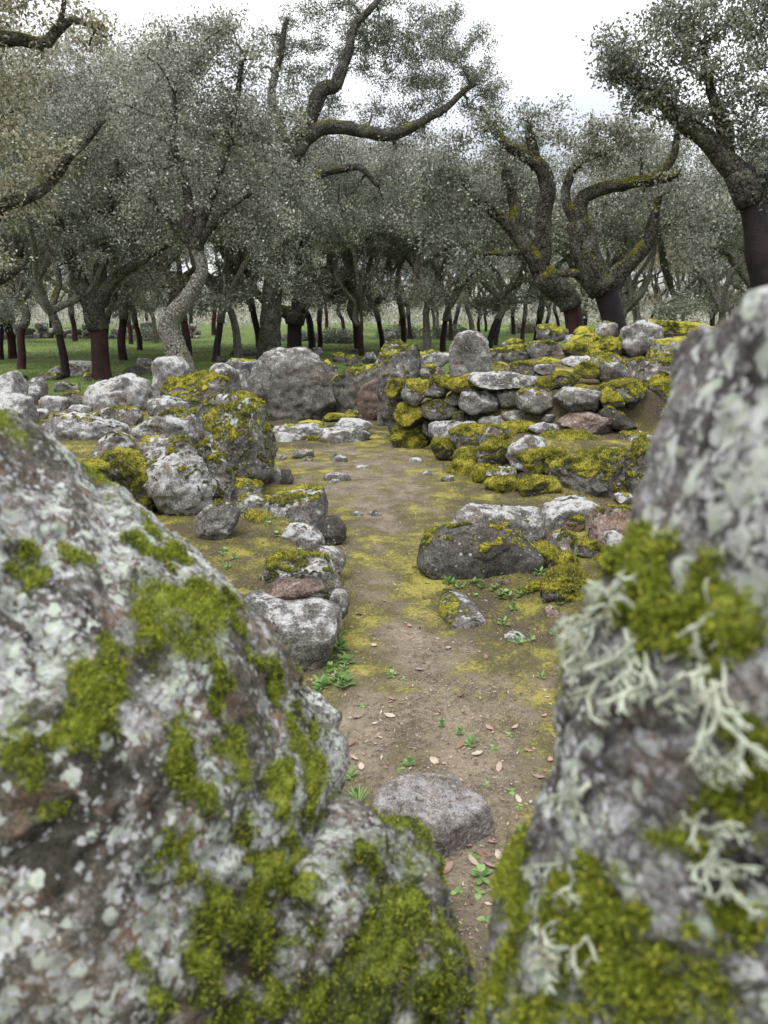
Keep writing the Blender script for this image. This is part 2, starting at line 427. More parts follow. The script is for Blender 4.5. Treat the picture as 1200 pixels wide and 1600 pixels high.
def build_ground():
    gx = np.array(sorted(grow(-3.4, -420, -0.05, 1.12)) + list(np.arange(-3.4, 4.6, 0.042)) + grow(4.6, 420, 0.05, 1.12))
    gy = np.array(sorted(grow(0.9, -60, -0.06, 1.25)) + list(np.arange(0.9, 10.2, 0.042)) + list(np.arange(10.2, 15, 0.07)) + grow(15, 460, 0.09, 1.07))
    X, Y = np.meshgrid(gx, gy, indexing='ij'); x, y = X.ravel(), Y.ravel()
    z = height(x, y)
    p3 = np.stack([x, y, 0 * x], -1)
    sd = poly_sd(PATH_POLY, x, y)
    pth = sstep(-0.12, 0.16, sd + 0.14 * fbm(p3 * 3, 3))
    grass = sstep(10.8, 13.2, y + 1.0 * fbm(p3 * 0.8, 3)) * (1 - 0.8 * sstep(0, 1.2, poly_sd(BANK_R2, x, y)))
    nz = fbm(p3 * 2.4 + 9, 4)
    # moss: thick on the banks, in patches on the trodden soil, more of it towards the far court and the edges
    edge = 1 - sstep(0.0, 0.45, sd)
    mp = 0.47 + 0.9 * nz + 0.30 * edge + 0.12 * sstep(5.5, 8.5, y) - 0.10 * sstep(3.4, 2.0, y)
    e = 0.05
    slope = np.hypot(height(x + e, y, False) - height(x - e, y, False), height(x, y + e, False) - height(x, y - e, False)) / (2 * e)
    mb = 0.74 + 1.0 * nz + 0.35 * fbm(p3 * 11, 3) - 0.25 * sstep(0.8, 1.6, slope)  # steep gaps lose moss; the darker soil imitates shade between the stones
    mp = mp + 0.4 * fbm(p3 * 11, 3)
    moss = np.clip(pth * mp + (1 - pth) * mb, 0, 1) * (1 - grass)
    lump = fbm(p3 * 13 + 4, 3)
    z = z + sstep(0.35, 0.7, moss) * (0.010 + 0.014 * lump) * (1 - 0.65 * pth)
    V = np.stack([x, y, z], -1)
    nx, ny = len(gx), len(gy)
    idx = np.arange(nx * ny).reshape(nx, ny)
    F = np.stack([idx[:-1, :-1], idx[1:, :-1], idx[1:, 1:], idx[:-1, 1:]], -1).reshape(-1, 4)
    c = V[F].mean(1)
    inpath = poly_sd(PATH_POLY, c[:, 0], c[:, 1]) > 0
    t = NT('ground_soil_moss_grass')
    n1 = t.noise(5, 7, 0.62); n2 = t.noise(38, 6, 0.7); n3 = t.noise(150, 3, 0.75)
    soil = t.mix(t.step(t.math('ADD', t.math('MULTIPLY', n1, .5), t.math('MULTIPLY', n2, .5)), 0.38, 0.62), (0.096, 0.078, 0.055), (0.245, 0.202, 0.148))
    soil = t.mix(0.8, soil, t.ramp(n3, [(0.33, (0.4, 0.38, 0.36)), (0.5, (1, 1, 1)), (0.66, (1.5, 1.48, 1.45))]), 'MULTIPLY')
    soil = t.mix(t.math('MULTIPLY', t.math('SUBTRACT', 1.0, t.attr('trod')), 0.85), soil, t.mix(n2, (0.022, 0.017, 0.011), (0.085, 0.066, 0.042)))  # dark humus off the path, also painting in the shade of wall gaps
    vv = t.voro(70, 'F1', 0)
    soil = t.mix(t.math('MULTIPLY', t.step(t.math('ADD', vv, t.math('MULTIPLY', n1, 0.5)), 0.42, 0.36), 0.7), soil, (0.42, 0.37, 0.32))   # grit
    mo = t.math('ADD', t.attr('moss'), t.math('MULTIPLY', t.math('SUBTRACT', n2, 0.5), 1.1))
    mo = t.math('ADD', mo, t.math('MULTIPLY', t.math('SUBTRACT', n3, 0.5), 0.5))
    mf = t.step(mo, 0.40, 0.80)
    col = t.mix(t.math('MULTIPLY', mf, 0.90), soil, t.mix(0.38, moss_colour(t, 6.0, 0.76, 0.02, t.attr('moss')), t.mix(n3, (0.06, 0.045, 0.022), (0.26, 0.21, 0.11))))
    gr = t.mix(t.step(t.noise(0.9, 5), 0.4, 0.6), (0.13, 0.19, 0.05), (0.085, 0.13, 0.036))
    gr = t.mix(t.step(t.noise(2.1, 6, 0.7), 0.52, 0.66), gr, (0.13, 0.105, 0.06))
    gr = t.mix(0.6, gr, t.ramp(n2, [(0.3, (0.4, 0.4, 0.4)), (0.7, (1.5, 1.5, 1.4))]), 'MULTIPLY')
    col = t.mix(t.step(t.math('ADD', t.attr('grass'), t.math('MULTIPLY', t.math('SUBTRACT', n1, 0.5), 0.8)), 0.4, 0.6), col, gr)
    hh = t.math('ADD', t.math('MULTIPLY', n2, 0.6), t.math('MULTIPLY', n3, 0.35))
    t.bump(hh, 1.0, 0.02)
    m = t.done(col, 0.95, 0.2)
    for nm, sel in (('ground', ~inpath), ('path', inpath)):
        f = F[sel]; u, inv = np.unique(f, return_inverse=True)
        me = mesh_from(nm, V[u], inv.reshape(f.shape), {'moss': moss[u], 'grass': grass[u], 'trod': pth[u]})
        tag(link(nm, me, m), kind='structure')
    return V, F, moss, pth
GV, GF, GMOSS, GPATH = build_ground()

def hill():
    n = 60
    a = np.linspace(-1.0, 1.0, n)
    rows = []
    for k, (d, hh) in enumerate(((150, 0.8), (190, 9), (240, 17), (300, 20), (380, 0))):
        x = a * d * 1.4
        rows.append(np.stack([x, np.full(n, d), hh * (0.8 + 0.5 * fbm(np.stack([a * 4, 0 * a + k, 0 * a], -1), 3))], -1))
    V = np.concatenate(rows); i = np.arange(5 * n).reshape(5, n)
    F = np.stack([i[:-1, :-1], i[:-1, 1:], i[1:, 1:], i[1:, :-1]], -1).reshape(-1, 4)
    t = NT('hillside_scrub')
    c = t.mix(t.step(t.noise(0.15, 6, 0.7), 0.4, 0.6), (0.13, 0.145, 0.11), (0.30, 0.30, 0.25))
    tag(link('hill', mesh_from('hill', V, F), t.done(c)), kind='structure')
hill()

# ------------------------------------------------------------------ rocks
_cs = {}
def cube_sphere(n):
    if n in _cs: return _cs[n]
    g = np.tan(np.linspace(-1, 1, n + 1) * math.pi / 4)
    A, B = np.meshgrid(g, g, indexing='ij'); one = np.ones_like(A)
    P, Q = [], []
    base = 0
    i = np.arange((n + 1) ** 2).reshape(n + 1, n + 1)
    q = np.stack([i[:-1, :-1], i[1:, :-1], i[1:, 1:], i[:-1, 1:]], -1).reshape(-1, 4)
    for f in ((one, A, B), (-one, B, A), (B, one, A), (A, -one, B), (A, B, one), (B, A, -one)):
        P.append(np.stack(f, -1).reshape(-1, 3)); Q.append(q + base); base += (n + 1) ** 2
    P = np.concatenate(P); Q = np.concatenate(Q)
    key = np.round(P * 4096).astype(np.int64)
    _, first, inv = np.unique(key, axis=0, return_index=True, return_inverse=True)
    P = P[first]; Q = inv.reshape(-1)[Q]
    P = P / np.linalg.norm(P, axis=1)[:, None]
    _cs[n] = (P, Q)
    return _cs[n]

def star_radius(poly, c, theta):
    rr = np.zeros(theta.shape)
    d = np.stack([np.cos(theta), np.sin(theta)], -1)
    for k in range(len(poly)):
        a, b = poly[k - 1] - c, poly[k] - c
        e = b - a
        den = d[:, 0] * e[1] - d[:, 1] * e[0]
        den = np.where(np.abs(den) < 1e-9, 1e-9, den)
        t = (a[0] * e[1] - a[1] * e[0]) / den
        s = (a[0] * d[:, 1] - a[1] * d[:, 0]) / den
        ok = (t > 0) & (s >= -1e-6) & (s <= 1 + 1e-6)
        rr = np.where(ok, np.maximum(rr, t), rr)
    return rr

def poly_centroid(p):
    a = p; b = np.roll(p, -1, 0); cr = a[:, 0] * b[:, 1] - b[:, 0] * a[:, 1]
    return ((a + b) * cr[:, None]).sum(0) / (3 * cr.sum())

def rock_mesh(poly, Y, depth, res, seed, moss=0.3, rough=1.0, n=5.0, smooth=0.5, cuts=8, mossz=0.8, centre=None, moss_h=0.02, blobs=None, jag=1.0, mossk=1.0):
    """poly: outline in metres (x, z); the body swells to `depth` front to back around distance Y"""
    r_ = np.random.default_rng(seed)
    poly = np.asarray(poly, float)
    c = np.asarray(centre, float) if centre is not None else poly_centroid(poly)
    th = np.linspace(-math.pi, math.pi, 513)[:-1]
    rad = star_radius(poly, c, th)
    w = int(4 * smooth)
    if w: 
        k = np.hanning(2 * w + 3)[1:-1]; k /= k.sum()
        rad = np.convolve(np.concatenate([rad[-w:], rad, rad[:w]]), k, 'valid')
    D, F = cube_sphere(res)
    tt = np.arctan2(D[:, 2], D[:, 0])
    r = np.interp(tt, np.append(th, math.pi), np.append(rad, rad[0]))
    s = np.hypot(D[:, 0], D[:, 2]); wv = np.abs(D[:, 1])
    kk = (s ** n + wv ** n) ** (-1.0 / n)
    V = np.stack([r * s * kk * np.cos(tt), depth / 2 * D[:, 1] * kk, r * s * kk * np.sin(tt)], -1)
    size = min(2 * np.mean(rad), depth * 1.3)
    # broken faces
    for q in range(cuts):
        nn = r_.normal(size=3)
        if q % 4: nn[1] = -abs(nn[1]) - 0.35
        if q % 3 == 0: nn[2] = abs(nn[2]) + 0.3
        nn /= np.linalg.norm(nn)
        dd = V @ nn; lim = dd.max() * (r_.uniform(0.64, 0.88) if abs(nn[1]) > 0.45 else r_.uniform(0.86, 0.97))
        ov = np.maximum(dd - lim, 0)
        V = V - (0.95 * ov)[:, None] * nn
    off = r_.uniform(0, 90, 3)
    nrm = vnormals(V, F)
    q = (V + off)
    disp = 0.045 * size * fbm(q / size * 1.8, 3) + 0.045 * size * fbm(q / size * 4.2, 3, ridged=True) * jag + 0.020 * size * fbm(q / size * 14, 3) * jag
    led = 3.2 * fbm(q / size * np.array([1.5, 1.5, 2.4]) + 40, 2)
    disp = disp + 0.034 * size * (np.floor(led) + sstep(0.80, 1.0, led - np.floor(led)))          # broken ledges
    V = V + nrm * (disp * rough)[:, None]
    nrm = vnormals(V, F)
    if blobs is None:
        mk = 0.46 + (nrm[:, 2] - 0.45) * mossz + 0.75 * fbm(q * 4.5 * mossk + 5, 3) + 0.65 * fbm(q * 17 * mossk + 2, 3) + (moss - 0.5) * 1.8
        mk = mk - 0.5 * sstep(0.0, -0.6, nrm[:, 2])
    else:
        mk = blobs(V, nrm, c, q)
    mk = np.clip(mk, 0, 1)
    up = np.array([0, 0, 0.55])
    g = nrm + up; g /= np.linalg.norm(g, axis=1)[:, None]
    lump = 0.8 + 1.1 * fbm(q * 14 * mossk, 3)
    V = V + g * (sstep(0.35, 0.8, mk) * moss_h * lump)[:, None]
    V = V + np.array([c[0], Y, c[1]])
    return V, F, mk

def outline(px_poly, Y, sink=True, Yg=None):
    p = at([a for a, b in px_poly], [b for a, b in px_poly], Y)
    P = p[:, [0, 2]]
    if sink:
        cx = P[:, 0].mean(); g = h1(cx, Y) - 0.06
        zm = P[:, 1].min()
        if zm > g:
            low = P[:, 1] < zm + 0.35 * (P[:, 1].max() - zm)
            P[low, 1] -= (zm - g)
    return P

def project(V):
    x, y, z = V[:, 0], V[:, 1], V[:, 2] - CAM_H
    w = y * math.cos(PITCH) - z * math.sin(PITCH); h = y * math.sin(PITCH) + z * math.cos(PITCH)
    return 600 + FPX * x / w, 800 - FPX * h / w

def fitted(px_poly, Y, depth, seed, sink, dY=0.0, **kw):
    """the outline in metres whose finished stone, depth and moss included, is as wide and high as the one in the photograph"""
    tgt = np.array(px_poly, float); cur = tgt.copy()
    t0, t1 = tgt.min(0), tgt.max(0)
    for _ in range(2):
        P = outline(cur, Y, sink)
        V, F, mk = rock_mesh(P, Y + dY, depth, 10, seed, **kw)
        px, py = project(V)
        a0 = np.array([px.min(), py.min()]); a1 = np.array([px.max(), py.max()])
        if sink: a1[1] = max(a1[1], t1[1]); 
        sc = (t1 - t0) / np.maximum(a1 - a0, 1)
        if sink: sc[1] = (t1[1] - t0[1]) / max(t1[1] - a0[1], 1)
        sc = np.clip(sc, 0.5, 1.5)
        if sink:
            cur[:, 0] = t0[0] + (cur[:, 0] - a0[0]) * sc[0]; cur[:, 1] = t1[1] + (cur[:, 1] - t1[1]) * sc[1]
        else:
            cur = t0 + (cur - a0) * sc
    return outline(cur, Y, sink)

_seed = [100]
FUZZ = []                                   # (vertices, normals, mask) gathered for the moss strands
def put_rock(name, P, Y, depth, mat, moss, parent=None, label=None, cat=None, group=None, res=None, seed=None, **kw):
    if seed is None:
        _seed[0] += 1; seed = _seed[0]
    w = np.ptp(P[:, 0]); hgt = np.ptp(P[:, 1])
    px = max(w, hgt) * FPX / Y
    if res is None: res = int(np.clip(px / 4.0, 9, 36))
    V, F, mk = rock_mesh(P, Y, depth, res, seed, moss, **kw)
    base = np.array([V[:, 0].mean(), V[:, 1].mean(), V[:, 2].min()])
    me = mesh_from(name, V - base, F, {'moss': mk})
    FUZZ.append((V, F, mk, Y))
    o = link(name, me, ROCK[mat] if isinstance(mat, str) else mat, parent, base)
    if label: tag(o, label, cat or 'rock', group)
    return o

def bb(x0, y0, x1, y1, seed, n=3.4):
    r_ = np.random.default_rng(seed); out = []
    cx, cy, a, b = (x0 + x1) / 2, (y0 + y1) / 2, (x1 - x0) / 2, (y1 - y0) / 2
    k = int(r_.integers(5, 8)); ph = r_.uniform(0, 0.8)
    a *= 1.15; b *= 1.12
    for i in range(k):
        t = ph + 2 * math.pi * (i + r_.uniform(-.22, .22)) / k
        c, s = math.cos(t), math.sin(t)
        n = 5.0
        f = (abs(c) ** n + abs(s) ** n) ** (-1 / n) * r_.uniform(0.90, 1.10)
        out.append((cx + a * c * f, cy + b * s * f))
    return out

# --- standing slabs and single boulders: (name, label, outline in pixels, distance, depth, material, moss, options)
ROCKS = [
 ('standing_slab', 'broad grey standing slab with a rounded top at the far end of the court',
  [(386, 606), (400, 575), (412, 551), (430, 542), (452, 546), (474, 545), (496, 556), (508, 582), (520, 620), (526, 646), (505, 656), (450, 664), (415, 660), (396, 640)], 12.0, 0.42, 'slab', 0.10, dict(n=3.4, cuts=3, smooth=1)),
 ('standing_slab', 'low leaning slab with a thick yellow moss crest between two standing stones',
  [(510, 602), (528, 584), (556, 573), (594, 569), (604, 600), (604, 640), (562, 650), (528, 646), (514, 628)], 12.35, 0.4, 'slab', 0.48, dict(n=3, cuts=2)),
 ('standing_slab', 'small bare pinkish slab propped against the moss-crested slab',
  [(558, 614), (572, 598), (596, 586), (602, 612), (600, 644), (576, 650), (560, 645)], 12.0, 0.22, 'pink', 0.05, dict(n=3.4, cuts=2)),
 ('standing_slab', 'tall narrow standing stone draped with yellow moss at the court corner',
  [(588, 600), (592, 560), (604, 540), (624, 530), (642, 529), (653, 548), (658, 584), (646, 600), (634, 642), (612, 652), (592, 648)], 11.3, 0.45, 'grey', 0.46, dict(n=3, cuts=3)),
 ('standing_slab', 'round-topped upright grey slab standing on the mossy wall',
  [(703, 592), (701, 548), (710, 527), (728, 516), (748, 519), (763, 536), (768, 568), (767, 592)], 11.2, 0.3, 'grey', 0.04, dict(n=3.6, cuts=2, smooth=1, rough=.7)),
 ('rock', 'grey stone tucked behind the right shoulder of the broad standing slab',
  [(494, 585), (500, 566), (514, 560), (526, 574), (532, 600), (524, 622), (504, 622)], 12.7, 0.4, 'grey', 0.4, {}),
 ('boulder', 'pale rounded boulder on the left bank in front of the meadow',
  [(129, 628), (138, 602), (162, 588), (198, 583), (226, 590), (237, 610), (232, 634), (206, 648), (165, 652), (138, 646)], 9.3, 0.75, 'pale', 0.06, {}),
 ('boulder', 'pale upright lump of rock below the curved lichened oak',
  [(236, 592), (240, 570), (254, 558), (284, 556), (300, 570), (299, 594), (270, 604), (246, 602)], 11.0, 0.5, 'pale', 0.15, {}),
 ('boulder', 'broad flat mound of rock dotted with yellow moss cushions',
  [(246, 610), (260, 590), (290, 578), (330, 578), (356, 590), (366, 606), (352, 622), (300, 626)], 9.8, 0.7, 'grey', 0.52, {}),
 ('boulder', 'smooth grey boulder behind the moss-dotted mound',
  [(324, 580), (336, 569), (356, 568), (374, 577), (380, 594), (362, 604), (334, 602)], 11.3, 0.5, 'grey', 0.04, {}),
 ('boulder', 'flat mossy rock left of the broad standing slab',
  [(344, 574), (368, 559), (404, 561), (414, 576), (402, 594), (368, 594)], 12.4, 0.5, 'grey', 0.35, {}),
 ('boulder', 'pointed grey boulder at the left edge of the picture',
  [(-22, 606), (-4, 590), (26, 579), (38, 592), (45, 614), (22, 624), (-18, 624)], 9.6, 0.6, 'pale', 0.05, {}),
 ('boulder', 'small grey rock beside the pointed boulder on the grass',
  [(38, 604), (46, 590), (62, 588), (76, 602), (72, 614), (48, 616)], 10.2, 0.4, 'grey', 0.1, {}),
 ('boulder', 'long pale rock just above the close boulder at the left edge',
  [(-20, 634), (-4, 616), (26, 612), (50, 620), (58, 636), (30, 648), (-10, 648)], 8.0, 0.5, 'pale', 0.12, {}),
 ('boulder', 'flat whitish rock streaked with dark moss on the left bank',
  [(66, 674), (84, 650), (112, 640), (150, 648), (198, 668), (200, 692), (150, 700), (88, 696)], 7.2, 0.6, 'pale', 0.2, {}),
 ('boulder', 'half-buried rounded rock at the near end of the left wall',
  [(140, 714), (148, 684), (174, 670), (200, 677), (212, 696), (208, 722), (170, 730)], 6.2, 0.4, 'grey', 0.25, {}),
 ('rock', 'dark flat-faced rock with a mossy crest beside the path',
  [(651, 884), (655, 852), (680, 830), (712, 818), (744, 815), (790, 822), (828, 846), (850, 868), (846, 894), (812, 912), (740, 914), (672, 902)], 4.45, 0.34, 'dark', 0.30, dict(n=4.5, cuts=2, res=50, smooth=1, rough=.6)),
 ('rock', 'long low slab lying just behind the dark flat-faced rock',
  [(701, 815), (702, 788), (740, 786), (800, 790), (846, 796), (852, 818), (800, 828), (720, 828)], 5.0, 0.3, 'slab', 0.15, dict(n=4, rough=.6)),
 ('rock', 'smooth whale-backed grey rock sloping down to the path',
  [(832, 806), (856, 786), (894, 772), (926, 774), (944, 790), (936, 810), (890, 818), (846, 822)], 5.4, 0.5, 'grey', 0.16, dict(rough=.5)),
 ('rock', 'rough brown rock sunk in mossy ground by the whale-backed one',
  [(857, 858), (862, 832), (884, 823), (904, 836), (910, 862), (886, 872)], 4.85, 0.28, 'slab', 0.35, {}),
 ('rock', 'pink-brown rock with a moss patch beside the close pillar',
  [(916, 832), (922, 800), (950, 783), (984, 784), (1000, 810), (986, 842), (946, 852)], 4.9, 0.35, 'pink', 0.34, {}),
 ('rock', 'small whitish stone between the pink-brown rock and the close pillar',
  [(945, 850), (948, 832), (966, 828), (982, 838), (980, 856), (960, 862)], 4.5, 0.2, 'pale', 0.0, {}),
 ('rock', 'moss-covered hump at the right end of the dark flat-faced rock',
  [(824, 884), (828, 858), (846, 845), (868, 852), (878, 876), (862, 896), (836, 896)], 4.5, 0.3, 'slab', 0.8, {}),
 ('rock', 'rounded mossy stone near the hanging lichen tuft',
  [(838, 944), (842, 900), (862, 882), (898, 884), (926, 900), (928, 940), (890, 956)], 4.0, 0.35, 'slab', 0.62, dict(res=30)),
 ('rock', 'small upright brown stone below the rounded mossy stone',
  [(850, 976), (852, 952), (864, 944), (876, 958), (874, 982)], 3.75, 0.12, 'pink', 0.05, {}),
 ('rock', 'thin flat stone level with the soil near the lichened pillar',
  [(786, 996), (800, 984), (822, 990), (826, 1004), (796, 1006)], 3.5, 0.14, 'slab', 0.1, {}),
]
for nm, lab, poly, Y, dp, mt, mo, kw in ROCKS:
    _seed[0] += 1
    fk = {a: b for a, b in kw.items() if a != 'res'}
    put_rock(nm, fitted(poly, Y, dp, _seed[0], True, moss=mo, **fk), Y, dp, mt, mo, seed=_seed[0], label=lab, cat='standing stone' if nm == 'standing_slab' else 'rock', **kw)

# the squarish stone in the path, seen from above
def path_stone():
    pts = np.array([on_level(px, py, 0.11) for px, py in ((582, 1244), (600, 1220), (646, 1206), (708, 1206), (736, 1228), (770, 1250), (728, 1272), (694, 1288), (640, 1272), (588, 1264))])
    V, F, _ = rock_mesh(pts, 0, 0.26, 64, 15, 0.0, rough=0.3, n=9, smooth=1, cuts=0)
    V = np.stack([V[:, 0], V[:, 2], -V[:, 1]], -1)
    F = F.copy()
    c = V.mean(0)
    V = V - c
    V[:, :2] *= (1 + 0.45 * np.clip(0.1 - V[:, 2], 0, 0.25))[:, None]
    V[:, 2] += 0.06 * V[:, 1] - 0.04 * V[:, 0]
    V = V + vnormals(V, F) * (0.004 * fbm(V * 30, 3, ridged=True) + 0.002 * fbm(V * 90, 2))[:, None]
    mk = np.clip(0.05 + 0.8 * fbm(V * 13 + 8, 3), 0, 1)
    z = h1(c[0], c[1])
    mat = rock_material('granite_path_stone', (0.10, 0.092, 0.085), (0.24, 0.225, 0.215), k=1.9, lichen=0.30, brown=0.3, lichen_col=(0.31, 0.305, 0.305))
    o = link('rock', mesh_from('rock', V, F, {'moss': mk}), mat, None, (c[0], c[1], z - 0.02))
    tag(o, 'squarish bare grey stone embedded in the near path', 'rock')
path_stone()

def wedge_stone():
    pts = np.array([on_level(px, py, 0.04) for px, py in ((686, 948), (692, 922), (702, 912), (722, 926), (744, 944), (764, 962), (744, 972), (706, 976))])
    V, F, _ = rock_mesh(pts, 0, 0.14, 30, 23, 0.0, rough=0.5, n=4, smooth=0.5, cuts=2)
    V = np.stack([V[:, 0], V[:, 2], -V[:, 1]], -1); c = V.mean(0); V = V - c
    V[:, 2] += -0.12 * V[:, 0] + 0.10 * V[:, 1]
    mk = np.clip(0.40 - 2.2 * V[:, 0] + 0.9 * fbm(V * 12 + 8, 3), 0, 1)
    o = link('rock', mesh_from('rock', V, F, {'moss': mk}), ROCK['slab'], None, (c[0], c[1], h1(c[0], c[1]) - 0.015))
    tag(o, 'low triangular stone sunk in the path before the dark rock', 'rock')
wedge_stone()

# --- ruined walls: a thing each, every stone a part
def wall(name, label, stones, Yf, cat='wall', loc=(0, 0, 0)):
    root = empty(name, loc, label, cat)
    bpy.context.view_layer.update()
    for i, (x0, y0, x1, y1, mt, mo, *opt) in enumerate(stones):
        dY = opt[0] if opt else 0.0
        kw = dict(opt[1]) if len(opt) > 1 else {}
        px, py = (x0 + x1) / 2, (y0 + y1) / 2
        Y = Yf(px, py) + dY
        poly = kw.pop('poly', None) or bb(x0, y0, x1, y1, 900 + i * 7 + len(name))
        P = outline(poly, Y, False)
        w, hh = np.ptp(P[:, 0]), np.ptp(P[:, 1])
        dp = kw.pop('depth', None) or float(np.clip(0.85 * w, 0.22, 0.7))
        _seed[0] += 1
        fk = {a: b for a, b in kw.items() if a != 'res'}
        P = fitted(poly, Y, dp, _seed[0], False, dY=0.18 * dp, moss=mo, **fk)
        o = put_rock('stone', P, Y + 0.18 * dp, dp, mt, mo, seed=_seed[0], **kw)
        o.parent = root
        o.location = Vector(o.location) - Vector(loc)
    return root

# right wall, second tier
W2 = [
 (606, 590, 640, 622, 'grey', .72), (628, 592, 672, 632, 'grey', .45), (664, 588, 706, 620, 'grey', .60), (698, 590, 748, 614, 'grey', .80),
 (738, 583, 838, 608, 'grey', .12, -.05, dict(n=4.5)), (795, 566, 838, 589, 'grey', .50, .3), (834, 566, 866, 586, 'grey', .35, .3), (834, 590, 868, 608, 'grey', .72),
 (862, 582, 902, 606, 'grey', .70), (880, 557, 932, 575, 'pale', .15, .5), (897, 566, 936, 592, 'grey', .72, .1), (926, 553, 980, 599, 'grey', .42, .1), (970, 560, 1026, 596, 'grey', .38, .25),
 (718, 607, 780, 643, 'slab', .12, .05), (662, 624, 712, 655, 'dark', .42), (776, 600, 816, 636, 'dark', .40, .1), (808, 604, 866, 644, 'slab', .34), (786, 638, 834, 662, 'slab', .10, .05),
 (870, 606, 938, 644, 'slab', .10, -.12), (890, 634, 918, 653, 'pink', .02, -.1), (882, 644, 955, 681, 'pink', .05, -.3, dict(n=3.2)), (840, 645, 888, 667, 'dark', .10, .05),
 (934, 608, 975, 640, 'grey', .80, -.12), (932, 632, 1000, 677, 'dark', .30, -.28, dict(poly=[(934, 642), (950, 633), (972, 646), (998, 668), (990, 676), (958, 670), (938, 662)], depth=.3)),
 (944, 592, 1006, 628, 'slab', .66), (1000, 588, 1062, 640, 'grey', .60, .2), (976, 622, 1040, 680, 'dark', .35, .15), (1030, 630, 1090, 690, 'slab', .45),
 (700, 640, 760, 668, 'dark', .45, .1), (748, 648, 800, 672, 'slab', .2, .08), (620, 630, 668, 668, 'dark', .78), (618, 660, 676, 702, 'dark', .74), (606, 604, 632, 656, 'slab', .55, .15), (660, 648, 704, 690, 'dark', .5, .12),
 (608, 648, 632, 684, 'dark', .55, .2), (1005, 560, 1075, 592, 'grey', .55, .6), (836, 608, 880, 636, 'dark', .5, .2), (968, 600, 1010, 640, 'dark', .6, .1),
]
W2_LINE_X = [600, 640, 700, 760, 880, 1000, 1100]; W2_LINE_Y = [9.65, 9.35, 9.15, 8.8, 8.45, 8.3, 8.2]
def fillers(n, x0, x1, y0, y1, seed, dY, lo=18, hi=36, mats=('dark', 'slab', 'dark', 'grey')):
    r_ = np.random.default_rng(seed); out = []
    for k in range(n):
        x, y, w = r_.uniform(x0, x1), r_.uniform(y0, y1), r_.uniform(lo, hi); h = w * r_.uniform(0.32, 0.6)
        out.append((x - w / 2, y - h / 2, x + w / 2, y + h / 2, mats[k % len(mats)], float(r_.uniform(0.15, 0.7)), dY))
    return out
W2 += fillers(26, 640, 1060, 608, 676, 4, .12)
wall('dry_stone_wall', 'ruined dry-stone wall of mossy blocks along the right of the court', W2,
     lambda px, py: float(np.interp(px, W2_LINE_X, W2_LINE_Y)) + max(0, 610 - py) * 0.016, loc=(1.4, 8.7, 0))

W3 = [
 (964, 501, 1036, 563, 'grey', .16, 0, dict(poly=[(964, 545), (968, 516), (984, 504), (1010, 501), (1030, 512), (1038, 545), (1030, 564), (980, 564)])), (1002, 500, 1092, 534, 'grey', .78, .3),
 (1008, 530, 1082, 584, 'pale', .55, -.5), (888, 523, 970, 564, 'grey', .92, -.1), (826, 533, 886, 566, 'grey', .48), (780, 540, 836, 574, 'grey', .55), (764, 544, 792, 578, 'grey', .5, .1),
 (784, 528, 824, 546, 'grey', .42, .5), (838, 507, 884, 536, 'grey', .52, .8), (898, 511, 932, 532, 'grey', .72, .5), (928, 505, 966, 530, 'pale', .25, .5), (884, 524, 906, 542, 'pale', .1, .1),
 (650, 548, 704, 572, 'pale', .35, .2), (656, 568, 692, 594, 'grey', .45, -.3), (634, 552, 662, 590, 'grey', .25, -.2), (690, 584, 740, 600, 'grey', .7, -.6), (766, 566, 800, 592, 'grey', .62, -.6), (1070, 505, 1130, 560, 'grey', .5, .2),
 (836, 560, 884, 580, 'grey', .6, -.5), (1072, 540, 1130, 600, 'grey', .5, -.5),
]
wall('dry_stone_wall', 'highest tier of mossy wall stones below the two stripped oaks', W3, lambda px, py: 12.3 - max(0, px - 800) * 0.002, loc=(3.0, 12.2, 0.8))

W1 = [
 (678, 655, 758, 688, 'pale', .18, .3, dict(n=4)), (706, 666, 760, 704, 'grey', .70), (750, 665, 800, 702, 'grey', .45), (782, 657, 842, 684, 'grey', .85, .1, dict(n=4)), (830, 661, 870, 680, 'grey', .15, .1),
 (748, 688, 798, 728, 'grey', .55, -.1), (788, 679, 858, 735, 'grey', .10, -.2, dict(poly=[(790, 716), (800, 692), (826, 680), (850, 682), (857, 702), (838, 728), (806, 736)])), (848, 675, 932, 704, 'grey', .80, .1, dict(n=4, depth=.5)),
 (802, 700, 858, 748, 'slab', .80), (846, 698, 892, 750, 'slab', .74, .05), (872, 700, 990, 786, 'slab', .52, .05, dict(n=3.6, depth=.55)), (968, 676, 1024, 714, 'grey', .35, .2), (974, 694, 1030, 780, 'slab', .55, -.2),
 (760, 727, 806, 750, 'slab', .35, -.15), (900, 668, 975, 690, 'grey', .6, .5, dict(n=4)), (676, 684, 712, 716, 'dark', .75, .1), (712, 700, 756, 730, 'dark', .85, .05), (760, 745, 812, 776, 'dark', .85, -.1), (812, 744, 872, 782, 'dark', .8, -.05),
 (700, 718, 742, 752, 'dark', .9, .1), (735, 726, 768, 764, 'dark', .9, -.05), (1010, 690, 1070, 760, 'grey', .4, .1), (935, 690, 990, 712, 'grey', .72, .2), (850, 690, 905, 716, 'grey', .6, .1, dict(n=4)),
]
W1 += fillers(16, 720, 990, 690, 780, 5, .08)
wall('stone_terrace', 'low terrace of moss-capped stones stepping down to the path', W1,
     lambda px, py: 6.75 + (745 - py) * 0.0145 + max(0, 880 - px) * 0.0042, loc=(1.3, 7.1, 0))

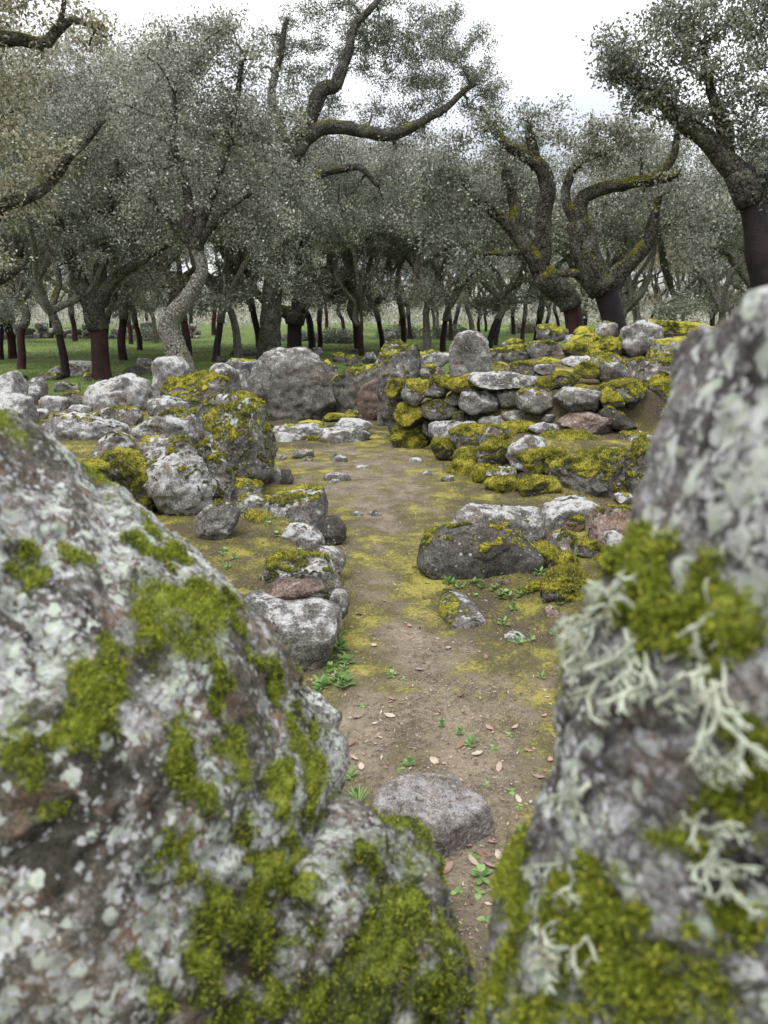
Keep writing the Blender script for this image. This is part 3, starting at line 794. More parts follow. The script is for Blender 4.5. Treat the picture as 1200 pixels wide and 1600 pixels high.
WL = [
 (288, 610, 430, 772, 'slab', .50, .1, dict(poly=[(286, 668), (292, 636), (312, 618), (346, 612), (390, 611), (412, 622), (420, 660), (427, 704), (431, 748), (414, 766), (380, 772), (342, 768), (318, 740), (298, 706)], depth=1.0, n=3.6, res=50, cuts=4, mossz=.45, mossk=1.7)),
 (204, 634, 320, 706, 'grey', .26, .45, dict(poly=[(203, 672), (232, 650), (278, 634), (306, 644), (320, 680), (314, 708), (284, 702), (236, 690)], depth=.5, n=3.6, cuts=5)),
 (213, 684, 338, 818, 'pale', .42, -.15, dict(poly=[(214, 700), (226, 684), (260, 688), (292, 693), (318, 722), (338, 766), (333, 794), (300, 812), (272, 818), (254, 796), (238, 752)], depth=.42, n=3, res=36, mossz=.5, mossk=1.6)),
 (146, 704, 258, 812, 'dark', .66, .1, dict(depth=.4, mossz=.4, mossk=1.5)), (300, 782, 374, 854, 'slab', .22, -1.45, dict(poly=[(300, 806), (326, 786), (364, 782), (374, 800), (364, 832), (338, 856), (308, 850)], depth=.3)),
 (312, 716, 366, 806, 'slab', .45, -.5, dict(mossz=.5)), (340, 748, 404, 796, 'slab', .4, -1.0), (366, 764, 420, 812, 'grey', .35, -1.35), (300, 690, 340, 740, 'grey', .4, -.1), (250, 806, 306, 842, 'dark', .5, -.3), (372, 800, 420, 846, 'dark', .7, -1.7), (236, 620, 292, 656, 'grey', .25, .8), (120, 720, 170, 780, 'dark', .6, -.2),
]
WL += fillers(8, 300, 420, 700, 770, 6, .0)
wall('dry_stone_wall', 'left wall remnant with one huge block overgrown with moss', WL,
     lambda px, py: float(np.interp(px, [150, 250, 330, 360, 430], [5.3, 5.35, 5.95, 6.75, 6.9])), loc=(-1.6, 6.5, 0))

WK = [
 (394, 752, 514, 846, 'grey', .30, 0, dict(poly=[(392, 796), (420, 772), (466, 758), (504, 756), (513, 786), (509, 842), (478, 850), (430, 846), (398, 830)], depth=.55, n=5, res=36, rough=.5, cuts=3)),
 (443, 818, 500, 874, 'grey', .22, -.35), (503, 810, 538, 858, 'dark', .02, -.1), (496, 855, 538, 898, 'slab', .05, -.5), (412, 868, 522, 936, 'slab', .42, -.6, dict(depth=.3)),
 (515, 922, 544, 974, 'slab', .15, -.55, dict(depth=.2)), (424, 904, 506, 934, 'pink', .05, -1.0, dict(depth=.16, n=4)),
 (376, 918, 530, 1064, 'slab', .06, 0, dict(poly=[(372, 930), (400, 921), (450, 930), (500, 932), (526, 944), (528, 978), (516, 1022), (494, 1064), (462, 1060), (420, 1020), (386, 965)], depth=.34, n=4.5, res=44, smooth=1, cuts=3, rough=.6)),
 (470, 1020, 520, 1075, 'dark', .3, .08),
]
WK += fillers(9, 430, 530, 850, 930, 7, .05, 14, 26, ('slab', 'grey', 'pale'))
wall('stone_kerb', 'step of rough blocks edging the left side of the path', WK,
     lambda px, py: float(np.interp(py, [800, 850, 900, 950, 990, 1060], [5.45, 5.1, 4.55, 4.1, 3.25, 3.15])), loc=(-0.5, 4.4, 0))

# low broken sill of flat stones before the big slab
WS = [(504, 667, 570, 699, 'grey', .12, 0, dict(n=4)), (528, 654, 577, 678, 'pale', .08, .55, dict(n=4)), (430, 662, 512, 694, 'grey', .25, .2, dict(n=4)), (430, 676, 460, 704, 'pale', .02, -.1),
      (470, 680, 512, 702, 'slab', .5, 0), (428, 664, 446, 682, 'pale', .1, .4), (466, 656, 506, 674, 'dark', .6, .9), (505, 645, 540, 660, 'dark', .7, 1.2), (540, 640, 560, 655, 'dark', .6, 1.3)]
wall('stone_sill', 'low broken row of flat stones in front of the broad standing slab', WS, lambda px, py: 9.75, loc=(-0.8, 9.8, 0))

# small loose stones
def loose(x0, y0, x1, y1, mt, mo, label, group=None, flat=1.0):
    gx, gy = ground_hit((x0 + x1) / 2, y1)
    Y = gy + 0.05
    P = outline(bb(x0, y0, x1, y1, int(x0 * 7 + y0)), Y)
    put_rock('loose_stone', P, Y, max(0.08, np.ptp(P[:, 0]) * 0.8), mt, mo, label=label, cat='stone', group=group)
loose(424, 733, 442, 757, 'pale', .0, 'greenish small stone at the foot of the huge mossy block')
loose(438, 735, 457, 758, 'dark', .0, 'dark small stone at the foot of the huge mossy block')
FL = [(508, 741, 545, 752), (515, 712, 540, 722), (455, 705, 490, 716), (430, 712, 446, 720), (556, 728, 576, 733), (640, 716, 660, 724), (552, 800, 566, 808), (576, 800, 596, 808), (515, 750, 530, 756), (470, 716, 488, 722), (660, 736, 676, 744), (690, 744, 708, 754)]
for a in FL: loose(*a, 'slab', .15, 'small flat pale stone bedded in the floor of the far court', 'flat stones in the court floor')
# loose stones behind, over the left bank and the meadow
MEAD = [(88, 598, 120, 612), (60, 620, 100, 640), (100, 612, 132, 636), (80, 572, 130, 586), (100, 566, 150, 582), (140, 578, 165, 590), (185, 583, 206, 592), (215, 560, 236, 572), (130, 584, 142, 596), (236, 606, 262, 626), (110, 634, 140, 648),
        (540, 556, 562, 572), (566, 552, 590, 568), (586, 560, 604, 572), (520, 552, 540, 566), (488, 543, 505, 560), (604, 520, 618, 536), (548, 570, 570, 580), (210, 612, 240, 634), (268, 604, 300, 624), (300, 640, 330, 660), (150, 640, 216, 664), (40, 640, 72, 656), (370, 590, 396, 612), (392, 605, 412, 622)]
for i, a in enumerate(MEAD):
    where = 'on the grass at the left of the meadow' if a[2] < 170 and a[3] < 600 else 'in the grass behind the standing slabs' if a[0] > 480 else 'among the boulders of the left bank'
    loose(*a, ('grey', 'pale', 'slab')[i % 3], (.3, .1, .5)[i % 3], 'small grey stone lying ' + where, 'stones ' + where)

SUNK = [(862, 868, 900, 890), (880, 812, 912, 832), (905, 850, 940, 874), (935, 872, 965, 896), (870, 900, 905, 924), (940, 806, 968, 826), (790, 826, 822, 842), (846, 832, 866, 850), (890, 790, 930, 806), (960, 862, 990, 884), (770, 905, 800, 922), (820, 915, 846, 934)]
for i, a in enumerate(SUNK): loose(*a, ('slab', 'pink', 'grey')[i % 3], (.75, .35, .6)[i % 3], 'half-buried mossy stone in the rubble right of the dark flat-faced rock', 'rubble right of the dark flat-faced rock')
LAWN = [(196, 574, 236, 586), (262, 560, 284, 570), (330, 556, 352, 566), (60, 584, 96, 594), (360, 548, 396, 556), (420, 552, 440, 560), (10, 586, 40, 596), (540, 546, 560, 553), (650, 548, 676, 556)]
for a in LAWN: loose(*a, 'dark', .3, 'dark low stone in the shaded grass below the oaks', 'dark stones in the meadow grass')

# ------------------------------------------------------------------ close foreground stones
def px_moss(me_bvh, specs):
    pts = []
    for px, py, rad, hgt in specs:
        dx, dy, dz = (float(v) for v in ray(px, py))
        hit = me_bvh.ray_cast(Vector((0, 0, CAM_H)), Vector((dx, dy, dz)).normalized(), 6)
        if hit[0] is None: continue
        d = (hit[0] - Vector((0, 0, CAM_H))).length
        pts.append((np.array(hit[0]), rad / FPX * d * 0.95, hgt))
    return pts

def close_rock(name, label, P, Y, depth, mat, specs, res, seed, centre, bias=0.0, moss_h=0.012, fuzz=0, low=0.0, **kw):
    V0, F, _ = rock_mesh(P, Y, depth, res, seed, blobs=lambda V, N, c, q: np.zeros(len(V)), centre=centre, moss_h=0, **kw)
    nr0 = vnormals(V0, F)
    V0 = V0 + nr0 * (0.0075 * fbm(V0 * 26 + 2, 3, ridged=True) + 0.0045 * fbm(V0 * 70 + 5, 3) + 0.0018 * fbm(V0 * 190, 2))[:, None]
    bvh = BVHTree.FromPolygons([tuple(v) for v in V0.tolist()], F.tolist())
    pts = px_moss(bvh, specs)
    N = vnormals(V0, F)
    m = np.full(len(V0), -1.0); hh = np.zeros(len(V0))
    jit = (0.045 * np.stack([fbm(V0 * 9 + 7 * k, 3) for k in range(3)], -1) + 0.022 * np.stack([fbm(V0 * 30 + 7 * k, 3) for k in range(3)], -1)) * np.array([1.3, 1, 0.8])
    for c, r, hg in pts:
        d = np.linalg.norm(V0 + jit - c, axis=1)
        v = 1.15 - 0.85 * d / r
        hh = np.where(v > m, np.maximum(hh, 0) * 0 + hg, hh); m = np.maximum(m, v)
    mk = m + 1.0 * fbm(V0 * 30 + 3, 4) + 0.35 * fbm(V0 * 90, 2)
    amb = bias + low * sstep(1.32, 1.12, V0[:, 2]) + 0.9 * fbm(V0 * 9 + 31, 4) + 0.25 * N[:, 2]
    mk = np.clip(np.maximum(mk, amb), 0, 1)
    hh = np.where(m > 0.05, hh, moss_h)
    g = N + np.array([0, 0, 0.4]); g /= np.linalg.norm(g, axis=1)[:, None]
    V = V0 + g * (sstep(0.35, 1.0, mk) * hh * 0.7 * (0.75 + 1.1 * fbm(V0 * 48, 4)))[:, None]
    base = np.array([V[:, 0].mean(), Y, V[:, 2].min()])
    root = link(name, mesh_from(name, V - base, F, {'moss': mk}), mat, None, base)
    tag(root, label, 'rock')
    if fuzz:
        r_ = np.random.default_rng(seed + 1)
        N = vnormals(V, F)
        see = (mk > 0.5) & (N @ np.array([0.0, -1.0, 0.25]) > -0.35) & (V[:, 2] > 0.55)
        idx = r_.choice(np.flatnonzero(see), fuzz)
        b = V[idx] + r_.normal(size=(fuzz, 3)) * 0.0025
        d = N[idx] + r_.normal(size=(fuzz, 3)) * 0.55 + np.array([0, 0, 0.25]); d /= np.linalg.norm(d, axis=1)[:, None]
        s = np.cross(d, r_.normal(size=(fuzz, 3))); s /= np.linalg.norm(s, axis=1)[:, None]
        L = r_.uniform(0.0025, 0.0065, fuzz)[:, None]
        T = np.stack([b - s * 0.0006, b + s * 0.0006, b + d * L], 1).reshape(-1, 3) - base
        f = link('moss', mesh_from('moss', T, np.arange(fuzz * 3).reshape(-1, 3), smooth=False), MOSS_FUZZ, root)
        f['kind'] = 'stuff'
    return root, bvh

YL = 0.86
pl = at([-14, 20, 72, 134, 204, 280, 338, 390, 440, 482, 508, 522, 535], [652, 684, 752, 824, 888, 938, 990, 1050, 1116, 1190, 1262, 1315, 1420], YL)[:, [0, 2]]
PL = np.concatenate([[(-1.15, 1.48), (-0.75, 1.47)], pl, [(0.0, 0.45), (0.02, 0.12), (0.0, -0.08), (-0.9, -0.1), (-1.5, 0.1), (-1.5, 1.2)]])
left_specs = [(215, 850, 34, .010), (255, 872, 34, .010), (300, 905, 34, .01), (345, 945, 30, .01), (372, 985, 26, .01), (395, 1030, 30, .01), (420, 1075, 34, .012), (448, 1125, 40, .012), (470, 1180, 44, .012), (485, 1240, 44, .014), (440, 1220, 40, .014), (420, 1350, 55, .016), (470, 1370, 50, .016), (430, 1540, 60, .016), (340, 1500, 44, .014), (150, 1090, 55, .012), (135, 1150, 45, .012), (165, 1040, 35, .010), (20, 850, 40, .01), (110, 880, 45, .01), (45, 905, 28, .008), (215, 1000, 28, .01), (265, 945, 34, .01), (240, 835, 34, .010), (285, 862, 34, .01), (330, 905, 34, .01), (375, 950, 30, .010),
    (305, 985, 24, .01), (315, 1040, 30, .012), (345, 1090, 34, .012), (365, 1150, 40, .014), (375, 1210, 44, .016), (300, 1170, 50, .014), (290, 1230, 50, .014), (330, 1260, 48, .014), (285, 1310, 45, .014), (300, 1370, 40, .014), (400, 1290, 36, .014), (400, 1440, 52, .016), (350, 1430, 46, .016), (430, 1390, 30, .014),
    (400, 980, 20, .008), (425, 1020, 22, .008), (440, 1070, 24, .010), (465, 1105, 32, .012), (490, 1150, 30, .012), (505, 1200, 30, .012), (520, 1250, 28, .012), (450, 1300, 36, .014), (500, 1300, 34, .014), (230, 1120, 26, .008), (60, 1160, 30, .008), (100, 1140, 30, .008), (255, 1560, 40, .012), (300, 1530, 40, .012), (380, 1560, 60, .016), (330, 1590, 50, .014), (460, 1480, 50, .014), (200, 1480, 22, .008), (110, 1240, 22, .006)]
close_rock('boulder', 'huge close boulder crusted with lichen and moss filling the lower left', PL, YL, 0.70, FG_ROCK, left_specs, 130, 41, (-0.42, 1.02), bias=0.10, fuzz=60000, n=2.3, cuts=3, rough=0.55, jag=0.9)

YP = 0.52
pr = at([1156, 1143, 1127, 1106, 1078, 1056, 1030, 1002, 975, 953, 927, 898, 876, 843, 814, 792, 780], [452, 500, 590, 642, 720, 800, 880, 940, 1000, 1060, 1130, 1230, 1330, 1400, 1455, 1520, 1600], YP)[:, [0, 2]]
tp = at([1172, 1195, 1235], [440, 434, 430], YP)[:, [0, 2]]
PR = np.concatenate([pr, [(0.06, 0.6), (0.06, -0.1), (0.75, -0.1), (0.75, 1.1), (0.5, 1.45)], tp[::-1]])
right_specs = [(1040, 880, 60, .022), (1000, 885, 60, .022), (1130, 985, 70, .022), (1060, 950, 80, .024), (950, 950, 40, .018), (960, 900, 60, .020), (1020, 910, 75, .024), (1090, 930, 75, .024), (1000, 960, 60, .024), (1070, 990, 60, .02), (1150, 950, 60, .02), (1190, 1000, 60, .02), (1120, 1040, 45, .016), (1070, 800, 16, .012), (1150, 1220, 55, .014), (1195, 1180, 50, .014), (1190, 1270, 50, .014), (1080, 1270, 36, .01), (1130, 1320, 40, .01),
    (940, 1420, 45, .016), (990, 1400, 40, .016), (1020, 1480, 60, .018), (1000, 1540, 55, .016), (930, 1480, 40, .014), (870, 1530, 60, .014), (800, 1480, 45, .014), (780, 1540, 45, .014), (830, 1560, 45, .014), (1080, 1560, 50, .014), (1150, 1450, 45, .012), (960, 1590, 40, .012), (760, 1590, 40, .012), (800, 1420, 30, .010), (1060, 1440, 40, .014)]
pillar, pillar_bvh = close_rock('standing_slab', 'close leaning standing stone with hanging pale lichen at the right edge', PR, YP, 0.30, FG_PILLAR, right_specs, 130, 57, (0.28, 1.15), bias=-0.12, low=0.40, fuzz=60000, n=2.6, cuts=2, rough=0.5, jag=0.9)

pm = at([460, 505, 540, 572, 610, 650, 682, 704, 720, 730], [1360, 1325, 1312, 1318, 1340, 1385, 1430, 1475, 1530, 1620], 0.80)[:, [0, 2]]
PM = np.concatenate([pm, [(0.13, 0.3), (0.14, -0.1), (-0.35, -0.1), (-0.35, 0.6)]])
mid_specs = [(560, 1340, 40, .012), (600, 1440, 50, .016), (640, 1430, 45, .016), (560, 1480, 50, .016), (620, 1500, 55, .018), (500, 1560, 60, .018), (580, 1570, 60, .018), (660, 1560, 50, .016), (480, 1420, 40, .014), (690, 1480, 30, .012), (700, 1560, 36, .012), (520, 1390, 40, .012)]
close_rock('boulder', 'low close stone smothered in moss between the boulder and the standing stone', PM, 0.80, 0.42, FG_MOSSY, mid_specs, 95, 63, (-0.08, 0.72), bias=0.34, fuzz=40000, n=2.4, cuts=3, rough=1.0)

pg = at([440, 475, 494, 506, 512, 515], [1120, 1098, 1118, 1150, 1200, 1330], 1.15)[:, [0, 2]]
PG = np.concatenate([pg, [(-0.05, -0.1), (-0.5, -0.1), (-0.45, 0.7)]])
put_rock('boulder', PG, 1.15, 0.4, FG_ROCK, 0.25, label='grey shoulder of rock just behind the huge close boulder', res=36, centre=(-0.22, 0.6))

# hanging branching lichen
def lichen_tuft(px, py, spread, length, n, label, seed, lean=0.0, thick=1.0):
    r_ = np.random.default_rng(seed)
    dx, dy, dz = (float(v) for v in ray(px, py))
    hit = pillar_bvh.ray_cast(Vector((0, 0, CAM_H)), Vector((dx, dy, dz)).normalized(), 4)
    if hit[0] is None: return
    p0 = np.array(hit[0]); nn = np.array(hit[1]); mpp = (np.linalg.norm(p0 - [0, 0, CAM_H])) / FPX
    Vs, Fs, base = [], [], [0]
    def tube(P, r, flat):
        P = np.array(P); k = 5
        T = np.gradient(P, axis=0); T /= np.linalg.norm(T, axis=1)[:, None] + 1e-9
        a = np.cross(T, flat); a /= np.linalg.norm(a, axis=1)[:, None] + 1e-9
        b = np.cross(T, a)
        ang = np.arange(k) * 2 * math.pi / k
        ring = P[:, None] + r[:, None, None] * (np.cos(ang)[None, :, None] * a[:, None] * 1.7 + np.sin(ang)[None, :, None] * b[:, None] * 0.45)
        Vs.append(ring.reshape(-1, 3)); m = len(P)
        i = np.arange(m * k).reshape(m, k); j = np.roll(i, -1, 1)
        Fs.append(np.stack([i[:-1], j[:-1], j[1:], i[1:]], -1).reshape(-1, 4) + base[0]); base[0] += m * k
    def strand(p, d, L, r, lev):
        m = 5; P = [p]; d = d / np.linalg.norm(d)
        for s in range(m - 1):
            d = d + r_.normal(size=3) * 0.17 + np.array([0, -0.01, -0.06]); d /= np.linalg.norm(d)
            P.append(P[-1] + d * L / (m - 1))
        end = 0.8 if lev < 4 else 0.5
        rr = np.linspace(r, r * end, m)
        if lev >= 2: rr = rr * np.array([1, .95, 1.05, 1.15, .55])
        tube(P, rr, np.array([0.1, -1, 0.2]) + r_.normal(size=3) * 0.3)
        if lev < 4:
            for q in range(2 if r_.random() < 0.55 else 3):
                s = np.array([(-1) ** q * r_.uniform(0.45, 1.0), r_.normal() * 0.3, r_.normal() * 0.5])
                strand(P[-1 - (q % 2)], d + s, L * r_.uniform(0.45, 0.68), r * end * r_.uniform(0.85, 1.0), lev + 1)
            if lev < 2 and r_.random() < 0.7:
                strand(P[2], d + r_.normal(size=3) * 0.7, L * 0.5, r * 0.6, lev + 1)
    for i in range(n):
        ox, oy = r_.normal() * spread * 0.42, r_.normal() * spread * 0.2
        dx, dy, dz = (float(v) for v in ray(px + ox, py + oy))
        hh = pillar_bvh.ray_cast(Vector((0, 0, CAM_H)), Vector((dx, dy, dz)).normalized(), 2)
        if hh[0] is None or (hh[0] - hit[0]).length > 0.12: hh = hit
        q0 = np.array(hh[0])
        a = -0.5 * math.pi + r_.normal() * 0.95 + lean
        d = np.array([math.cos(a), -0.25 * r_.random(), math.sin(a) + 0.2]) + nn * 0.55
        strand(q0 + nn * 0.006, d, length * mpp * r_.uniform(0.24, 0.42), 0.0013 * thick * r_.uniform(0.7, 1.3), 0)
    V = np.concatenate(Vs); F = np.concatenate(Fs)
    o = link('branching_lichen', mesh_from('branching_lichen', V - p0, F), LICHEN, None, p0)
    tag(o, label, 'lichen', 'lichen tufts on the close standing stone')
lichen_tuft(985, 985, 150, 210, 12, 'largest pale lichen tuft hanging below the moss cushion', 3, lean=-0.2, thick=1.15)
lichen_tuft(1075, 1040, 110, 150, 8, 'spreading lichen tuft beside the largest one under the moss cushion', 4, lean=0.25, thick=1.1)
lichen_tuft(960, 950, 30, 90, 5, 'small lichen sprig on the left edge above the largest tuft', 12, lean=-0.8)
lichen_tuft(1120, 1300, 30, 125, 4, 'slender lichen tuft on green moss towards the lower right edge', 6)
lichen_tuft(920, 1230, 40, 90, 4, 'flat lichen rosette on bare grey rock below the largest tuft', 7, thick=0.8)
lichen_tuft(900, 1350, 20, 90, 3, 'short lichen sprig on the dark left edge of the pillar', 8, thick=0.9)
lichen_tuft(925, 1470, 30, 130, 4, 'trailing lichen tuft reaching the bottom edge of the picture', 9, lean=0.15)

# ------------------------------------------------------------------ trees
def tube(P, r, k, rough=0.0, seed=0, cap=False):
    P = np.asarray(P, float); r = np.asarray(r, float)
    T = np.gradient(P, axis=0); T /= np.linalg.norm(T, axis=1)[:, None] + 1e-9
    u = np.array([0.31, -0.9, 0.2]); A = []
    for t in T:
        u = u - t * (u @ t)
        l = np.linalg.norm(u)
        if l < 1e-3: u = np.cross(t, [0.3, 0.5, 0.8]); l = np.linalg.norm(u)
        u = u / l; A.append(u)
    A = np.array(A); B = np.cross(T, A)
    if cap:
        P = np.concatenate([P[:1], P, P[-1:]]); A = np.concatenate([A[:1], A, A[-1:]]); B = np.concatenate([B[:1], B, B[-1:]]); r = np.concatenate([[1e-4], r, [1e-4]])
    ang = np.arange(k) * 2 * math.pi / k
    ring = P[:, None] + r[:, None, None] * (np.cos(ang)[None, :, None] * A[:, None] + np.sin(ang)[None, :, None] * B[:, None])
    V = ring.reshape(-1, 3)
    if rough:
        c = np.repeat(P, k, 0); dd = V - c
        s = max(float(np.max(r)), 0.03)
        f = 1 + rough * (fbm(V / s * 0.7 + seed, 3) + 0.6 * fbm(V / s * np.array([2.2, 2.2, 1.0]) + seed, 2, ridged=True))
        V = c + dd * f[:, None]
    i = np.arange(len(P) * k).reshape(-1, k); j = np.roll(i, -1, 1)
    return V, np.stack([i[:-1], j[:-1], j[1:], i[1:]], -1).reshape(-1, 4)

def resample(P, r, step):
    P = np.asarray(P, float); r = np.asarray(r, float)
    # Catmull-Rom through the traced points
    Q = np.concatenate([2 * P[:1] - P[1:2], P, 2 * P[-1:] - P[-2:-1]])
    outP, outr = [], []
    for i in range(len(P) - 1):
        p0, p1, p2, p3 = Q[i:i + 4]
        m = max(2, int(np.ceil(np.linalg.norm(p2 - p1) / step)))
        for s in np.arange(m) / m:
            outP.append(0.5 * (2 * p1 + (p2 - p0) * s + (2 * p0 - 5 * p1 + 4 * p2 - p3) * s * s + (3 * p1 - p0 - 3 * p2 + p3) * s ** 3))
            outr.append(r[i] * (1 - s) + r[i + 1] * s)
    outP.append(P[-1]); outr.append(r[-1])
    return np.array(outP), np.array(outr)

def join(parts):
    Vs, Fs, b = [], [], 0
    for V, F in parts: Vs.append(V); Fs.append(F + b); b += len(V)
    return np.concatenate(Vs), np.concatenate(Fs)

def leaf_quads(C, n_total, r_, L, W, up=0.5):
    nn = r_.normal(size=(n_total, 3)); nn[:, 2] = nn[:, 2] + up; nn /= np.linalg.norm(nn, axis=1)[:, None]
    d = np.cross(nn, r_.normal(size=(n_total, 3))); d /= np.linalg.norm(d, axis=1)[:, None]
    s = np.cross(nn, d)
    l = (L * r_.uniform(0.65, 1.25, n_total))[:, None]; w = (W * r_.uniform(0.7, 1.2, n_total))[:, None]
    V = np.stack([C - d * l / 2, C + s * w / 2 + nn * w * 0.12, C + d * l / 2, C - s * w / 2 + nn * w * 0.12], 1).reshape(-1, 3)
    return V, np.arange(n_total * 4).reshape(-1, 4)

def make_tree(name, label, chains, blobs, strip, seed, dens=17, per=86, leaf=0.066, clump=0.125, bark=None, stripmat=None, leafmat=None, group=None, near=False, base=None, cat='tree', limb_bark=None):
    """chains: [(points, radii)], the trunk first; blobs: [(centre, radii)] of foliage; strip: height of the stripped lower trunk"""
    r_ = np.random.default_rng(seed)
    bark = bark or BARK; stripmat = stripmat or STRIP_RED; leafmat = leafmat or OAK_LEAF
    step = 0.16 if near else 0.28
    ch = [resample(P, r, step) for P, r in chains]
    base = np.array(ch[0][0][0] if base is None else base, float)
    root = empty(name, base, label, cat, group)
    npos, nrad, nid = [], [], []
    for k, (P, r) in enumerate(ch):
        wob = (0.5 * r[:, None] + 0.07) * np.stack([fbm(P * 1.1 + 11 * q + seed, 3) for q in range(3)], -1)
        if k: P[:] = P + wob * sstep(0, 3, np.arange(len(P)))[:, None]
        ok = slice(int(len(P) * 0.75), None) if k == 0 else slice(1 + len(P) // 6, None)
        npos.append(P[ok]); nrad.append(r[ok]); nid.append(np.full(len(P[ok]), k))
    npos, nrad, nid = np.concatenate(npos), np.concatenate(nrad), np.concatenate(nid)
    ends = []
    for c, rad in blobs:
        c = np.array(c, float); rad = np.array(rad, float)
        m = max(6, int(dens * rad[0] * rad[2] * 3.14 * (0.6 + 0.4 * min(1.0, rad[1] / max(rad[0], .1)))))
        q = r_.normal(size=(m, 3)); q /= np.linalg.norm(q, axis=1)[:, None]
        ends.append(c + q * (r_.random(m) ** 0.42)[:, None] * rad)
    ends = np.concatenate(ends)
    d0 = np.array([np.min(np.linalg.norm(npos - e, axis=1)) for e in ends])
    lead = r_.random(len(ends)) < 0.13                       # stout branches first, the branchlets then spring from them
    order = np.concatenate([np.flatnonzero(lead)[np.argsort(d0[lead])], np.flatnonzero(~lead)[np.argsort(d0[~lead])]])
    twigs = {k: [] for k in range(len(ch))}
    centres = []
    for ie in order:
        e = ends[ie]
        dd = np.linalg.norm(npos - e, axis=1)
        i = int(np.argmin(dd)); d = dd[i]; p0 = npos[i]; rn = nrad[i]
        m = max(3, min(9, int(d / 0.28) + 2))
        s = np.linspace(0, 1, m)[:, None]
        mid = 0.5 * (p0 + e) + r_.normal(size=3) * 0.13 * d + np.array([0, 0, 0.08 * d])
        P = (1 - s) ** 2 * p0 + 2 * s * (1 - s) * mid + s * s * e
        P[1:-1] += r_.normal(size=(m - 2, 3)) * 0.03 * min(d, 1.0)
        r0 = min(rn * 0.7, (0.034 + 0.026 * d) if lead[ie] else (0.011 + 0.015 * d))
        rr = np.linspace(r0, 0.012 if lead[ie] else 0.005, m)
        twigs[int(nid[i])].append((P, rr))
        npos = np.concatenate([npos, P[1:]]); nrad = np.concatenate([nrad, rr[1:]]); nid = np.concatenate([nid, np.full(m - 1, nid[i])])
        cnt = int(per * r_.uniform(0.5, 1.4))
        s2 = r_.uniform(0.25, 1.06, cnt)
        pts = np.stack([np.interp(s2, s[:, 0], P[:, q]) for q in range(3)], -1)
        centres.append(pts + r_.normal(size=(cnt, 3)) * clump * np.array([1, 1, 0.7]))
    # trunk: a stripped lower length, then cork
    P, r = ch[0]
    ks = 14 if near else 9
    if strip > 0:
        cut = int(np.argmax(P[:, 2] - base[2] > strip)) or len(P) // 2
        cut = min(max(cut, 2), len(P) - 2)
        lower = tube(np.concatenate([P[:1] - [0, 0, 0.25], P[:cut + 1]]), np.concatenate([r[:1] * 1.35, r[:cut + 1]]) * 0.86 * (1 + 0.25 * np.exp(-np.arange(cut + 2) / 1.2)), ks, 0.06, seed)
        link('stripped_bark', mesh_from('stripped_bark', lower[0] - base, lower[1]), stripmat, root)
        up = tube(P[cut:], r[cut:] * np.concatenate([[1.0], np.full(len(P) - cut - 1, 1.03)]), ks, 0.28, seed, cap=True)
    else:
        up = tube(np.concatenate([P[:1] - [0, 0, 0.25], P]), np.concatenate([r[:1] * 1.5, r * (1 + 0.3 * np.exp(-np.arange(len(P)) / 1.5))]), ks, 0.26, seed, cap=True)
    parts = [up] + [tube(p, q, 4) for p, q in twigs[0]]
    V, F = join(parts)
    link('trunk', mesh_from('trunk', V - base, F), bark, root)
    for k in range(1, len(ch)):
        V, F = join([tube(ch[k][0], ch[k][1], 10 if near else 7, 0.26, seed + k)] + [tube(p, q, 4) for p, q in twigs[k]])
        link('limb', mesh_from('limb', V - base, F), limb_bark or bark, root)
    C = np.concatenate(centres)
    V, F = leaf_quads(C, len(C), r_, leaf, leaf * 0.58)
    link('crown', mesh_from('crown', V - base, F, smooth=False), leafmat, root)
    return root

def copy_tree(src, loc, rz, sc, label, group, mats=None):
    r = src.copy(); COL.objects.link(r); r.location = loc; r.rotation_euler = (0, 0, rz); r.scale = (sc[0], sc[0], sc[1])
    r['label'] = label
    if group: r['group'] = group
    for c in src.children:
        k = c.copy(); COL.objects.link(k); k.parent = r
        if mats and c.name.split('.')[0] in mats:
            k.material_slots[0].link = 'OBJECT'; k.material_slots[0].material = mats[c.name.split('.')[0]]
    return r

# trees traced from the photograph: limbs as (pixel x, pixel y, width in pixels[, distance offset]), foliage as (x, y, rx, ry[, distance offset])
def traced(name, label, Y, limbs, blobs, strip, seed, base_py=None, fdy=0.0, **kw):
    ch = []
    for L in limbs:
        pts = np.array([at(p[0], p[1], Y + (p[3] if len(p) > 3 else 0)) for p in L]); rad = np.array([p[2] / 2 / FPX * Y for p in L])
        ch.append((pts, rad))
    P, r = ch[0]
    g = h1(P[0, 0], P[0, 1])
    if P[0, 2] > g - 0.02: P[0, 2] = g - 0.02
    else:
        keep = P[:, 2] > g + 0.1; keep[0] = True
        P, r = P[keep], r[keep]; P[0, 2] = g - 0.02; ch[0] = (P, r)
    bl = []
    for b in blobs:
        dY = b[4] if len(b) > 4 else 0
        c = at(b[0], b[1], Y + dY); k = (Y + dY) / FPX
        c = c + np.array([0, fdy, 0]); bl.append((c, (b[2] * k, 0.8 * (b[2] + b[3]) / 2 * k, b[3] * k)))
    return make_tree(name, label, ch, bl, strip, seed, near=True, **kw)

